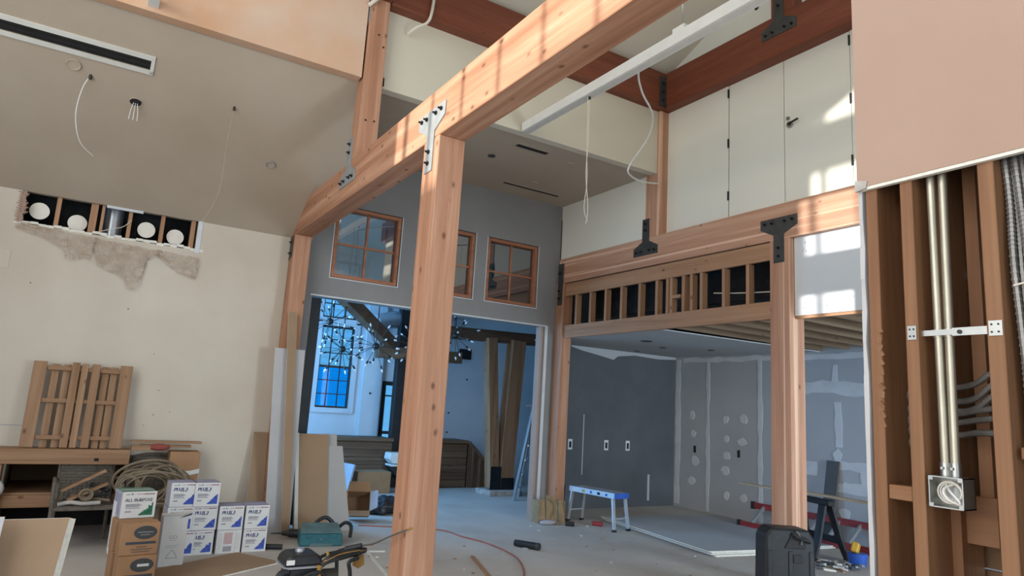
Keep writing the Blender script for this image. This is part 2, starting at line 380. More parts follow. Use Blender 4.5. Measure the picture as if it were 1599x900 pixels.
# niche behind the left wall
nb = MB().box(-0.75, -0.55, YG+.16, 9.6, 0, 0.9).box(0.50, 0.7, YG+.16, 9.6, 0, 0.9).box(-0.75, 0.7, 9.6, 9.7, 0, 0.9).box(-0.75, 0.7, YG+.16, 9.7, 0.9, 1.0)
struct('wall_niche', nb, M['sheath'])
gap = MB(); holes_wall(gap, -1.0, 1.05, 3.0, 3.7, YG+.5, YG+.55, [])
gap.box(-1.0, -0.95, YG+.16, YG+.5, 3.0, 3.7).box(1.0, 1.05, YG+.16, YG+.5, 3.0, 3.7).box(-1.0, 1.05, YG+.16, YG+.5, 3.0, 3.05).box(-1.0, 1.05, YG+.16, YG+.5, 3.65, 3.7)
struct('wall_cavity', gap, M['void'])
# sloped ceiling on the left, flat ceiling on the right of the main beam
k_ = (3.54-CZ)/(YG-YF)
sc_ = MB().prism([(-3.6, YF, CZ), (-3.6, YG+.001, CZ+k_*(YG-YF)), (-3.6, YG+.001, CZ+k_*(YG-YF)+.1), (-3.6, YF, CZ+.1)], (5.82, 0, 0))
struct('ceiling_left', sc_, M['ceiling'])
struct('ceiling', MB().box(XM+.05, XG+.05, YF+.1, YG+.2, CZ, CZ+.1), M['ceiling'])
struct('trim_1', MB().prism([(2.19, YF+.1, CZ+.02), (2.19, YG, 3.56), (2.19, YG, CZ+.02)], (0.03, 0, 0)), M['ceiling'])
struct('wall_fascia_left', MB().box(-3.6, XM-.02, YF-.12, YF, CZ-.03, 6.6), M['fascia'])
struct('wall_fascia_right', MB().box(XM-.02, XG+.1, YF, YF+.12, CZ-.02, 6.4), M['upper'])
# grey wall with opening and three interior windows
WINW = wood('window_cedar', (0.26, 0.095, 0.045), (0.36, 0.145, 0.075), (0.44, 0.20, 0.11), 'x', knots=0)
WIN = [(2.50, 3.43, 3.12, 4.10), (3.71, 4.60, 3.11, 4.10), (4.81, 5.72, 3.12, 4.09)]
gw = MB(); holes_wall(gw, XM+.03, XG+.03, 0, CZ, YG, YG+.18, [(2.30, 5.90, -1, 2.85)] + WIN)
wall_back = struct('wall_back', gw, M['grey'])
struct('trim_2', MB().box(5.86, 5.90, YG+.02, YG+.16, 0, 2.85), M['pink'])
struct('trim_3', MB().box(5.915, 5.965, YG-.006, YG, 0, 2.87).box(2.28, 5.965, YG-.005, YG, 2.85, 2.87), M['mud'])
for i, (a, b, c, d) in enumerate(WIN):
    f = MB(); t = 0.055; y0, y1 = YG+.012, YG+.15
    f.box(a+.008, a+t, y0, y1, c+.008, d-.008).box(b-t, b-.008, y0, y1, c+.008, d-.008).box(a+t, b-t, y0, y1, c+.008, c+t).box(a+t, b-t, y0, y1, d-t, d-.008)
    win = struct('window_%d' % (i+1), f, WINW, bevel=0.004)
    mx_, mz = (a+b)/2, (c+d)/2-.02
    MB().box(mx_-.014, mx_+.014, y0+.05, y0+.09, c+t, d-t).box(a+t, b-t, y0+.052, y0+.088, mz-.014, mz+.014).build('muntin', WINW, win)
    for (p, q) in ((a+t, mx_-.014), (mx_+.014, b-t)):
        for (r, s) in ((c+t, mz-.014), (mz+.014, d-t)):
            MB().box(p, q, y0+.066, y0+.072, r, s).build('pane', M['glass'], win)
    MB().box(a-.012, b+.012, YG-.004, YG, c-.012, c).box(a-.012, a, YG-.004, YG, c, d).box(b, b+.012, YG-.004, YG, c, d).build('plaster_edge', M['mud'], win)
# gallery wall above the gallery beam, with flush double doors
gl = MB(); holes_wall(gl, 0.6, 6.45, BZ1-.05, 8.6, 6.262, 6.36, [(3.77, 5.355, 4.0, 5.74)], 'y')
gl.box(6.14, 6.36, 6.45, YG, BZ1-.05, CZ)
gal = struct('wall_gallery', gl, M['gallery'])
for i, (a, b, hs) in enumerate(((4.575, 5.345, 1), (3.78, 4.567, -1))):
    d = struct('door_%d' % (i+1), MB().box(6.268, 6.31, a, b, 3.96, 5.73), M['gallery'], bevel=0.002)
    hy = 5.352 if i == 0 else 3.775
    for hz in (5.58, 4.93, 4.26): MB().cyl((6.256, hy, hz-.055), (6.256, hy, hz+.055), 0.011, n=8).build('hinge', M['bolt'], d)
    if i == 1:
        MB().cyl((6.268, 4.49, 4.88), (6.235, 4.49, 4.88), 0.034, n=14).build('rose', M['zinc'], d)
        MB().tube([(6.235, 4.49, 4.88), (6.215, 4.48, 4.88), (6.21, 4.43, 4.885), (6.212, 4.36, 4.90)], 0.011, n=8, sub=4).build('lever_handle', M['bolt'], d)
        MB().cyl((6.268, 4.515, 4.965), (6.25, 4.515, 4.965), 0.022, n=12).build('deadbolt', M['zinc'], d)
struct('trim_4', MB().box(6.252, 6.262, 3.6, 5.43, 5.765, 5.80).box(6.30, 6.34, 3.7, 5.4, 3.9, 5.8), M['upper'])
# high sloped ceiling over the tall space
def hz(y): return 6.23+0.45*(YF-y)
struct('ceiling_high', MB().prism([(-3.7, YF+.15, hz(YF+.15)), (-3.7, -4.1, hz(-4.1)), (-3.7, -4.1, hz(-4.1)+.1), (-3.7, YF+.15, hz(YF+.15)+.1)], (10.06, 0, 0)), M['upper'])
# west wall with clerestory, south wall with storefront (behind the camera)
ww = MB(); holes_wall(ww, -4.1, YG+.2, 0, 4.0, -3.72, -3.6, [(-2.5, 5.75, .32, 3.58)], 'y'); ww.box(-3.72, -3.6, -4.1, YF, 5.74, 6.28).box(-3.72, -3.6, YF-.03, YG+.2, 4.0, 6.6).box(-3.72, -3.6, -4.1, -2.6, 4.0, 11.2)
for i in range(19):
    y = 6.19 - 0.498*i
    ww.box(-3.68, -3.64, y-(.04 if i == 0 else .018), y+(.04 if i == 0 else .018), 4.0, hz(y))
ww.box(-3.70, -3.62, -2.6, YF, 7.2, 11.2)
struct('wall_west', ww, M['wall_white'])
tag(MB().box(-12.6, -12.0, -12, 9.1, -.1, 5.3).build('outside_wall', M['boxs'], None), 'unseen grey block added outside the west windows to stop low sun', 'building')  # added out of view to block sun from the low west windows
tag(MB().box(-12.6, -12.0, 9.2, 24, -.1, 9.0).build('outside_wall', M['boxs'], None), 'unseen taller grey block added to stop sun entering the far room', 'building')  # second added blocker, keeps direct sun out of the far room
sw = MB(); holes_wall(sw, -3.7, 11.0, 0, 11.2, -4.1, -4.0, [(-2.0, 3.0, 0.8, 3.0), (5.9, 9.3, 0.3, 3.2)])
struct('wall_south', sw, M['wall_white'])
# alcove under the gallery
struct('wall_alcove_back', MB().box(6.80, 9.50, 9.30, 9.40, 0, 4.0).prism([(6.14, 8.58, 0), (6.42, 8.58, 0), (6.97, 9.32, 0), (6.80, 9.32, 0), (6.34, 8.70, 0), (6.14, 8.70, 0)], (0, 0, 4.6)), M['darkgrey'])
er = struct('wall_right', MB().box(9.43, 9.53, -1.6, 9.30, 0, 4.0), M['board'])
def ragged(mb, x, y0, y1, z0, z1, th=.004, step=.16, jit=.018, vert=True):
    """an uneven band of joint compound on the wall plane x"""
    n = max(2, int(((z1-z0) if vert else (y1-y0))/step)); L1 = []; L2 = []
    for i in range(n+1):
        t = i/n
        if vert: L1.append((x, y0+random.uniform(-jit, jit), z0+(z1-z0)*t)); L2.append((x, y1+random.uniform(-jit, jit), z0+(z1-z0)*t))
        else: L1.append((x, y0+(y1-y0)*t, z0+random.uniform(-jit, jit))); L2.append((x, y0+(y1-y0)*t, z1+random.uniform(-jit, jit)))
    for i in range(n):
        mb.prism([L1[i], L1[i+1], L2[i+1], L2[i]], (-th, 0, 0))
def mudbit(mb, x, y, z, ry, rz_):
    n = 11; th = random.uniform(.0055, .0075); mb.prism([(x, y+ry*random.uniform(.7, 1.1)*math.cos(2*PI*i/n), z+rz_*random.uniform(.7, 1.1)*math.sin(2*PI*i/n)) for i in range(n)], (-th, 0, 0))
for (a, b, c, d) in ((8.46, 8.53, 0.02, 2.66), (7.35, 7.43, .02, 2.66), (9.16, 9.27, 0.05, 2.66)):
    m_ = MB(); ragged(m_, 9.43, a, b, c, d, th=.0045); m_.build('joint_band', M['mud'], er)
m_ = MB(); ragged(m_, 9.43, 4.2, 9.1, 2.60, 2.68, th=.0035, vert=False); m_.build('joint_band', M['mud'], er)
m_ = MB(); ragged(m_, 9.43, 4.4, 6.60, 2.06, 2.25, vert=False, jit=.03); m_.build('joint_band', M['mud'], er)
m_ = MB(); ragged(m_, 9.43, 4.4, 6.20, 0.98, 1.10, vert=False, jit=.02); m_.build('joint_band', M['mud'], er)
m_ = MB(); ragged(m_, 9.43, 4.4, 6.15, 0.66, 0.80, vert=False, jit=.02); m_.build('joint_band', M['mud'], er)
m_ = MB(); ragged(m_, 9.43, 5.98, 6.07, 1.3, 1.95, th=.0046, jit=.025); ragged(m_, 9.43, 6.02, 6.10, 2.25, 2.5, th=.0047); m_.build('joint_band', M['mud'], er)
m_ = MB(); ragged(m_, 9.43, 5.62, 5.70, 0.8, 1.0, th=.0048); ragged(m_, 9.43, 6.38, 6.56, 0.86, 1.06, th=.0049); m_.build('joint_band', M['mud'], er)
for (y, z) in ((8.86, 1.65), (8.83, 1.32), (8.1, 1.60), (7.72, 1.62), (8.08, 1.28), (7.75, 1.25), (8.85, .5), (8.1, .75), (8.07, .34), (7.72, .35), (5.96, .38), (5.92, .75), (5.55, .4), (5.56, .72), (6.05, 1.18), (8.78, .85), (8.07, 1.0)):
    m_ = MB(); mudbit(m_, 9.43, y, z, random.uniform(.06, .1), random.uniform(.06, .1)); m_.build('compound_patch', M['mud'], er)
for (y, z) in ((8.79, 1.05), (7.82, 1.05)):
    MB().box(9.424, 9.431, y-.025, y+.025, z-.06, z+.06).build('outlet_hole', M['void'], er)
db = bpy.data.objects['wall_alcove_back']
for x in (7.02, 7.80, 8.29):
    MB().box(x-.045, x+.045, 9.295, 9.301, .96, 1.13).build('outlet_plate', M['mud'], db)
    MB().box(x-.022, x+.022, 9.29, 9.296, .99, 1.09).build('outlet_hole', M['void'], db)
m_ = MB()
for (x0_, x1_, z0_, z1_) in ((7.28, 7.30, .55, 1.55), (8.78, 8.83, .1, .55)):
    m_.box(x0_, x1_, 9.296, 9.3, z0_, z1_)
m_.build('spackle_streak', M['board'], db)
# white compound spill along the top of the dark wall
pts = [(6.9, 2.70), (9.43, 2.70), (9.43, 2.66), (9.0, 2.63), (8.4, 2.65), (8.0, 2.60), (7.9, 2.53), (7.5, 2.59), (7.2, 2.63), (6.95, 2.68)]
MB().prism([(x, 9.299, z) for x, z in pts], (0, -.006, 0)).build('joint_band', M['board'], db)
struct('ceiling_alcove', MB().prism([(6.2, 6.42, 2.70), (6.2, 9.3, 2.70), (9.43, 9.3, 2.70), (9.43, 6.3, 2.70)], (0, 0, .015)), M['alc_ceil'])
ca = bpy.data.objects['ceiling_alcove']
for (x, y) in ((7.11, 7.62), (7.92, 8.10), (8.55, 7.65), (8.18, 9.0)):
    MB().cyl((x, y, 2.699), (x, y, 2.694), .055 if y != 7.62 else .09, n=16).build('light_hole', M['dim'], ca)
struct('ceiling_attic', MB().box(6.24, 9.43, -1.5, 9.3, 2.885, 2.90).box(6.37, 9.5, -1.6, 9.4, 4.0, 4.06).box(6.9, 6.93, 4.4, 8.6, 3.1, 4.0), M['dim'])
JOI = wood('grey_joist', (0.13, 0.085, 0.05), (0.19, 0.13, 0.08), (0.25, 0.18, 0.115), 'x', knots=0.2)
jc = struct('trim_5', MB().box(6.26, 6.30, -1.5, 9.2, 2.72, 2.88), STUDDARK['y'])
for i in range(17):
    y = 6.27 - .42*i
    if y < -1: break
    MB().box(6.30, 9.43, y-.02, y+.02, 2.72, 2.88).build('joist', JOI, jc)
struct('wall_alcove_end', MB().box(5.2, 6.1, -1.6, -1.5, 0, 3.4).box(6.1, 9.5, -1.6, -1.5, 3.3, 4.0), M['wall_white'])
# white wallboard panel right of the right-hand post
pan = struct('wall_gallery_panel', MB().box(6.185, 6.20, 0.4, 4.405, 2.71, 3.565), painted('blue_white_board', (0.66, 0.69, 0.71), (0.62, 0.65, 0.67), 0.6))
m_ = MB()
for i in range(26):
    y, z = random.choice((4.28, 4.02, 3.78))+random.uniform(-.03, .03), random.choice((2.82, 3.44))+random.uniform(-.07, .07)
    m_.cyl((6.186, y, z), (6.1835, y, z), .006, n=6)
m_.build('screw_heads', M['inkgry'], pan, kind='stuff')
MB().box(6.20, 6.24, 0.4, 4.405, 2.68, 2.72).box(6.20, 6.24, 0.4, 4.405, 3.4, 3.55).build('backing_plate', STUD['y'], pan)

# ------------------------------------------------------------------ timber frame
def tplate(parent, plane, poly, bolts, mat, up=True, axis='x', th=.009, bl=.012, label=None):
    """steel connector on the -x (or -y) face of a timber; poly in (y,z) or (x,z)"""
    P3 = (lambda a, z, d=0: (plane-d, a, z)) if axis == 'x' else (lambda a, z, d=0: (a, plane-d, z))
    n = (-th, 0, 0) if axis == 'x' else (0, -th, 0)
    pl = MB().prism([P3(a, z) for a, z in poly], n).build('connector_plate', mat, parent, bevel=.0015, label=label)
    for a, z in bolts:
        MB().cyl(P3(a, z, th), P3(a, z, th+bl), .017, n=6).cyl(P3(a, z, th+bl), P3(a, z, th+bl+.02), .008, n=6).build('bolt', M['bolt'], pl)
    return pl
def T_shape(yc, zj, s, stem=.065, wing=.23, up=1):
    """T outline: cross bar on the beam, stem on the post; up=-1 for a stem pointing down"""
    o = [(yc-stem, zj+.32*up*0), ]
    bar0, bar1 = (zj+.10*s, zj+.24*s)
    return [(yc-stem, zj-.26*s), (yc+stem, zj-.26*s), (yc+stem, zj+.05*s), (yc+wing, bar0+.03*s), (yc+wing, bar1), (yc-wing, bar1), (yc-wing, bar0+.03*s), (yc-stem, zj+.05*s)]
def T_bolts(yc, zj, s): return [(yc-.17, zj+.19*s), (yc-.08, zj+.185*s), (yc+.08, zj+.185*s), (yc+.17, zj+.19*s), (yc, zj-.10*s), (yc, zj-.19*s)]
def timber(name, label, cat, b, mat, bevel=.006):
    o = MB().box(*b).build(name, mat, bevel=bevel); return tag(o, label, cat)
mb_ = timber('timber_beam', 'huge new fir beam running overhead from top of picture to the left wall', 'beam', (XM, XM+.22, -3.9, YG-.02, BZ0, BZ1), FIR['y'])
mp = timber('timber_post', 'thick knotty fir post in the middle foreground carrying the overhead beam', 'post', (XM, XM+.215, 4.34, 4.605, 0, BZ0), FIR['z'])
tplate(mp, XM, T_shape(4.49, BZ0, 1), T_bolts(4.49, BZ0, 1), M['galv'], label='grey painted steel T plate')
lp = timber('timber_post', 'fir post at the left wall end of the overhead beam, wallboard strips leaning on it', 'post', (XM, XM+.20, 8.38, YG-.005, 0, BZ0), FIR['z'])
tplate(lp, XM, [(8.44, 3.28), (8.57, 3.24), (8.57, 3.54), (8.44, 3.54)], [(8.5, 3.32), (8.5, 3.46)], M['steel'], label='dark steel plate')
up = timber('timber_post', 'upper fir post standing on the overhead beam against the glow-tinted plaster band', 'post', (XM, XM+.205, 6.30, YF+.08, BZ1, 5.70), FIR['z'])
tplate(up, XM, [(y, 2*BZ1-z) for y, z in T_shape(6.49, BZ1, 1)], [(y, 2*BZ1-z) for y, z in T_bolts(6.49, BZ1, 1)], M['galv'], label='grey painted steel T plate')
tplate(up, XM, [(6.30, 5.42), (6.40, 5.36), (6.42, 5.36), (6.42, 5.75), (6.30, 5.75)], [(6.36, 5.46), (6.36, 5.55), (6.36, 5.64)], M['galv'])
for x, z in ((2.07, 5.30), (2.13, 5.18), (2.02, 4.35), (2.11, 4.36)): MB().cyl((x, 6.301, z), (x, 6.297, z), .011, n=8).build('drill_hole', M['bolt'], up)
fb = timber('timber_beam', 'dark red stained beam running along the fascia below the high ceiling', 'beam', (XM+.22, XG, YF-.14, YF+.02, 5.685, 6.18), RED['x'])
tplate(fb, YF-.14, [(5.99, 5.68), (6.11, 5.68), (6.11, 6.12), (5.99, 6.12)], [(6.05, 5.78), (6.05, 5.9), (6.05, 6.02)], M['steel'], axis='y')
tb = timber('timber_beam', 'red brown upper beam end just above the glow-tinted plaster band post', 'beam', (XM-.01, XM+.215, 1.0, YF, 5.70, 6.18), RED['y'])
gr = timber('timber_beam', 'dark red stained beam along the top of the white loft doors', 'beam', (XG, XG+.22, 0.6, YF-.02, 5.685, 6.19), RED['y'])
tplate(gr, XG, [(6.28, 5.72), (6.40, 5.72), (6.40, 6.15), (6.28, 6.15)], [(6.34, 5.8), (6.34, 5.93), (6.34, 6.06)], M['steel'])
ur = timber('timber_post', 'short red stained post rising above the upper right beam', 'post', (XG, XG+.2, 4.32, 4.62, 6.19, 7.15), RED['z'])
tplate(ur, XG, [(y, 2*6.19-z) for y, z in T_shape(4.515, 6.19, 1.05)], [(y, 2*6.19-z) for y, z in T_bolts(4.515, 6.19, 1.05)], M['steel'], label='dark steel T plate')
gb = timber('timber_beam', 'pale striped fir beam crossing below the white loft doors', 'beam', (XG, XG+.24, 0.6, YG-.02, BZ0, BZ1), GLU['y'])
rpst = timber('timber_post', 'pale striped fir post on the right with black case at its foot', 'post', (XG, XG+.24, 4.415, 4.66, 0, BZ0), GLU['z'])
tplate(rpst, XG, T_shape(4.54, BZ0, 1), T_bolts(4.54, BZ0, 1), M['steel'], label='dark steel T plate')
fp = timber('timber_post', 'fir post in the back corner wrapped with kraft paper at its foot', 'post', (XG-.02, XG+.16, 8.40, YG-.005, 0, BZ0), FIR['z'])
tplate(fp, XG-.02, [(8.43, 3.20), (8.55, 3.20), (8.55, 3.86), (8.43, 3.86)], [(8.49, 3.3), (8.49, 3.42), (8.49, 3.70)], M['steel'], bl=.03)
gp = timber('timber_post', 'slim upper post between the two gallery beams beside white loft doors', 'post', (XG, XG+.16, 6.38, 6.64, BZ1, 5.685), GLU['z'])
tplate(gp, XG, [(y, 2*BZ1-z) for y, z in T_shape(6.61, BZ1, 1)], [(y, 2*BZ1-z) for y, z in T_bolts(6.61, BZ1, 1)], M['steel'], label='dark steel T plate')
tplate(gp, XG, [(6.48, 5.2), (6.60, 5.2), (6.60, 5.68), (6.48, 5.68)], [(6.54, 5.3), (6.54, 5.5)], M['steel'])
# open stud band under the gallery beam
sf = thing('stud_frame', 'open row of short wooden studs below the pale striped gallery beam', 'framing', (6.15, 6.6, 2.69))
MB().box(XG+.02, XG+.06, 4.67, 8.47, 3.34, 3.535).build('header', STUD['y'], sf, bevel=.003)
MB().box(XG+.02, XG+.07, 4.67, 8.47, 2.69, 2.885).build('bottom_rail', STUD['y'], sf, bevel=.003)
for a, b in [(8.47, 8.33), (8.162, 8.0), (7.819, 7.69), (7.472, 7.34), (7.133, 7.0), (6.766, 6.64), (6.442, 6.32), (6.249, 6.2), (6.182, 6.06), (5.975, 5.875), (5.842, 5.73), (5.681, 5.58), (5.341, 5.24), (5.0, 4.90)]:
    MB().box(XG+.03, XG+.12, a-.045, a, 2.885, 3.34).build('stud', STUD['z'], sf, bevel=.002)
MB().box(XG+.03, XG+.12, 6.0, 6.14, 3.07, 3.11).build('blocking', STUD['y'], sf)
tag(MB().cyl((6.55, 7.55, 2.8), (6.55, 7.55, 3.9), .018, n=8).build('riser_pipe', M['white'], None), 'thin white pipe upright in the dark gap behind the short studs', 'pipe')
tag(MB().tube([(6.3, 5.6, 3.10), (6.32, 5.2, 3.06), (6.3, 4.7, 3.02)], .008, n=6).build('loose_wire', M['cable'], None), 'pale wire strung behind the nearest short studs by the right post', 'wire')

# ------------------------------------------------------------------ near stud wall on the right
XS = 2.0
nw = struct('wall_near', MB().box(XS-.016, XS, -2.2, 1.185, 2.345, BZ0), M['pink'])
MB().box(XS-.013, XS+.004, 0.2, 1.18, 2.335, 2.346).build('torn_board_edge', M['gypsum'], nw)
MB().prism([(XS-.02, 1.19, 2.332), (XS-.02, 1.155, 2.338), (XS-.02, 1.15, 2.36), (XS-.02, 1.19, 2.37)], (.008, 0, 0)).build('peeled_corner', M['grit'], nw)
pts1 = []; pts2 = []
for i in range(25):
    z = 2.345*i/24; pts1.append((XS-.004+random.uniform(-.002, .002), 1.175+random.uniform(-.003, .003), z))
e = MB()
for i in range(24):
    a, b = pts1[i], pts1[i+1]; e.prism([a, b, (a[0], 1.188, b[2]), (a[0], 1.188, a[2])], (.16, 0, 0))
e.build('end_board', M['whiteboard'], nw)
for (a, b, dx) in ((1.132, 1.168, .14), (1.026, 1.062, .14), (0.811, 0.851, .14), (0.40, 0.44, .14)):
    MB().box(XS, XS+dx, a, b, 0, 2.6).build('stud', STUDDARK['z'], nw, bevel=.002)
MB().box(XS+.16, XS+.26, 1.085, 1.125, 0, 2.6).build('stud', STUDDARK['z'], nw)
MB().box(XS+.17, XS+.27, 0.93, 0.965, 1.33, 2.6).build('stud', STUDDARK['z'], nw)
MB().box(XS+.13, XS+.25, 1.0, 1.03, 0, 2.6).build('stud', STUDDARK['z'], nw)
MB().box(XS+.16, XS+.19, 0.92, 1.01, 1.30, 1.43).build('stud_offcut', STUDDARK['y'], nw)
MB().box(XS+.005, XS+.045, 1.064, 1.130, 1.405, 1.445).build('blocking', STUDDARK['y'], nw, bevel=.002)
MB().box(XS+.02, XS+.06, 0.44, 0.80, 1.545, 1.575).build('blocking', STUDDARK['y'], nw, bevel=.002)
for zz in (0.0, 1.22, 2.08):
    MB().box(XS+.285, XS+.30, 0.0, 1.188, zz+.003, (1.22, 2.08, 3.5)[(0, 1.22, 2.08).index(zz)]-.003).build('backing_sheet', M['sheath'], nw)
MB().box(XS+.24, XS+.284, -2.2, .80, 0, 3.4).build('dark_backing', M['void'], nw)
sp = MB()
for i in range(11):
    z = 1.62+.028*i+random.uniform(-.01, .01); sp.obox((XS-.001, 1.136+random.uniform(-.004, .003), z), (.006, .012, .02), (random.uniform(-.6, .6), random.uniform(-.4, .4), 0))
sp.build('splinters', STUDDARK['z'], nw, kind='stuff')
fr = MB()
for i in range(26):
    fr.obox((XS+.15, .885+random.uniform(-.03, .03), 1.79+random.uniform(-.05, .05)), (.003, .004, .004), (0, 0, random.random()))
fr.build('sawdust_flecks', M['whiteboard'], nw, kind='stuff')
for n, (y0, y1, lab) in enumerate(((0.990, 0.987, 'left of two upright steel conduits entering the electrical box'), (0.955, 0.962, 'right of two upright steel conduits entering the electrical box'))):
    c = thing('conduit', lab, 'conduit', (XS+.035, y1, 1.485))
    MB().cyl((XS+.035, y1, 1.50), (XS+.035, y0, 2.62), .0115, n=16).build('pipe', M['emt'], c, smooth=True)
    MB().cyl((XS+.035, y1, 1.483), (XS+.035, y1, 1.52), .0145, n=12).cyl((XS+.022, y1, 1.505), (XS+.012, y1, 1.505), .004, n=6).build('connector', M['zinc'], c, smooth=True)
    MB().cyl((XS+.035, y0*.4+y1*.6, 1.865), (XS+.035, y0*.4+y1*.6, 1.888), .0145, n=14).build('clamp', M['emt'], c, smooth=True)
sb = thing('strut_bracket', 'galvanised bar bracket holding both conduits between two studs', 'bracket', (XS+.012, .91, 1.875))
MB().box(XS-.003, XS-.0005, .813, .845, 1.858, 1.898).build('end_plate', M['zinc'], sb)
MB().box(XS-.003, XS-.0005, 1.03, 1.055, 1.858, 1.898).build('end_plate', M['zinc'], sb)
MB().box(XS+.018, XS+.023, .813, .945, 1.866, 1.888).box(XS+.018, XS+.021, .945, 1.03, 1.869, 1.885).build('bar', M['zinc'], sb)
MB().cyl((XS+.018, .925, 1.876), (XS+.014, .925, 1.876), .006, n=10).build('hole_rim', M['bolt'], sb)
h = MB()
for y in (.822, .838, 1.037, 1.048):
    for z in (1.868, 1.888): h.cyl((XS-.003, y, z), (XS-.0045, y, z), .0028, n=6)
h.build('nail_holes', M['bolt'], sb, kind='stuff')
eb = thing('electrical_box', 'open steel electrical box full of wire ends between two studs', 'electrical box', (XS+.03, .965, 1.402))
b = MB(); X0, X1, Y0, Y1, Z0, Z1 = XS-.01, XS+.055, .925, 1.012, 1.402, 1.484
b.box(X1-.003, X1, Y0, Y1, Z0, Z1).box(X0, X1, Y0, Y0+.003, Z0, Z1).box(X0, X1, Y1-.003, Y1, Z0, Z1).box(X0, X1, Y0, Y1, Z0, Z0+.003).box(X0, X1, Y0, Y1, Z1-.003, Z1)
b.build('box_shell', M['zinc'], eb)
for i in range(4):
    r = .030-.003*i
    MB().tube([(XS+.01+.006*i, .968+r*math.cos(t), 1.443+r*.95*math.sin(t)) for t in [PI*2*j/10 for j in range(10)]], .0021, n=6, sub=3, closed=True).build('wire_loop', M['white'] if i % 2 else M['cable'], eb)
for i in range(7):
    a = random.uniform(-.02, .02)
    MB().tube([(XS+.03, .968+a, 1.47), (XS+.005, .975-a*.4, 1.45), (XS-.002, .955-a*.8, 1.425), (XS+.004, .938+a*.2, 1.412)], .0024, n=5, sub=3).build('wire_end', random.choice([M['white'], M['cable'], M['boxs']]), eb)
for y, z in ((1.006, 1.478), (.931, 1.478), (1.006, 1.408), (.931, 1.408)):
    MB().box(X0-.001, X0+.002, y-.006, y+.006, z-.005, z+.005).build('corner_tab', M['zinc'], eb)
def flex(lab, pts, r=.009, grp=None):
    mbx = MB(); P = spline([Vector(p) for p in pts], 8)
    mbx.tube(P, r, n=8, sub=1)
    acc = 0
    for a, c in zip(P, P[1:]):
        d = (c-a).length
        k = max(1, int(d/.012))
        for j in range(k):
            q = a.lerp(c, j/k); mbx.cyl(q, q+(c-a).normalized()*.006, r*1.22, n=8, cap=False)
    return tag(mbx.build('flexible_conduit', M['flex'], smooth=True), lab, 'cable', grp)
zc = [(1.795, 1.74), (1.765, 1.70), (1.735, 1.672), (1.695, 1.665), (1.668, 1.64), (1.628, 1.605)]
for i, (za, zb) in enumerate(zc):
    flex(('topmost', 'second from top', 'third from top', 'third from bottom', 'second from bottom', 'lowest')[i]+' ribbed conduit crossing behind studs under galvanised bracket', [(XS+.10, .80, za), (XS+.09, .87, za-.02), (XS+.12, .94, zb), (XS+.13, 1.0, zb-.01), (XS+.10, 1.058, zb-.005), (XS+.075, 1.094, zb-.03), (XS+.11, 1.10, zb-.07), (XS+.14, 1.07, zb-.09)], .0075, 'ribbed conduits through the stud wall')
for i in range(7):
    y = .798-.006*i; x = XS+.04+.022*(i % 4)
    flex(('leftmost', 'second from left', 'third from left', 'middle', 'third from right', 'second from right', 'rightmost')[i]+' ribbed conduit hanging in dark bay at far right', [(x, y+.01, 2.5), (x+.01, y, 2.25), (x-.01, y-.008-.002*i, 2.05), (x, y-.01, 1.9), (x+.01, y-.012, 1.7), (x+.03, y-.005, 1.3)], .0085, 'ribbed conduits in the right bay')
MB().tube([(XS+.02, .79, 1.99), (XS+.02, .72, 2.0), (XS+.03, .62, 2.0)], .003, n=5).build('cable_tie', M['cable'], nw)

# ------------------------------------------------------------------ far room beyond the opening
fw = MB(); holes_wall(fw, 1.2, 11.1, 0, 4.6, 13.0, 13.15, [(3.74, 4.40, 1.38, 2.95), (3.72, 4.40, 3.10, 4.25), (5.04, 5.92, 0.0, 1.96)])
struct('wall_far', fw, M['farwall'])
fl = MB(); holes_wall(fl, YG+.18, 13.1, 0, 4.6, 1.2, 1.3, [(9.6, 11.8, 0.8, 3.7)], 'y')
struct('wall_far_left', fl, M['farwall'])
struct('wall_far_right', MB().box(11.0, 11.1, 8.8, 13.1, 0, 4.6).box(9.5, 11.1, 9.3, 9.4, 0, 4.6), M['farwall'])
struct('ceiling_far', MB().box(1.2, 11.1, YG+.18, 13.1, 4.4, 4.5), M['farceil'])
struct('trim_6', MB().box(4.62, 5.0, 12.9, 13.0, 0, 4.4).box(4.98, 5.03, 12.92, 13.0, 0, 4.4).box(5.93, 5.99, 12.95, 13, 0, 2.1), M['farwall'])
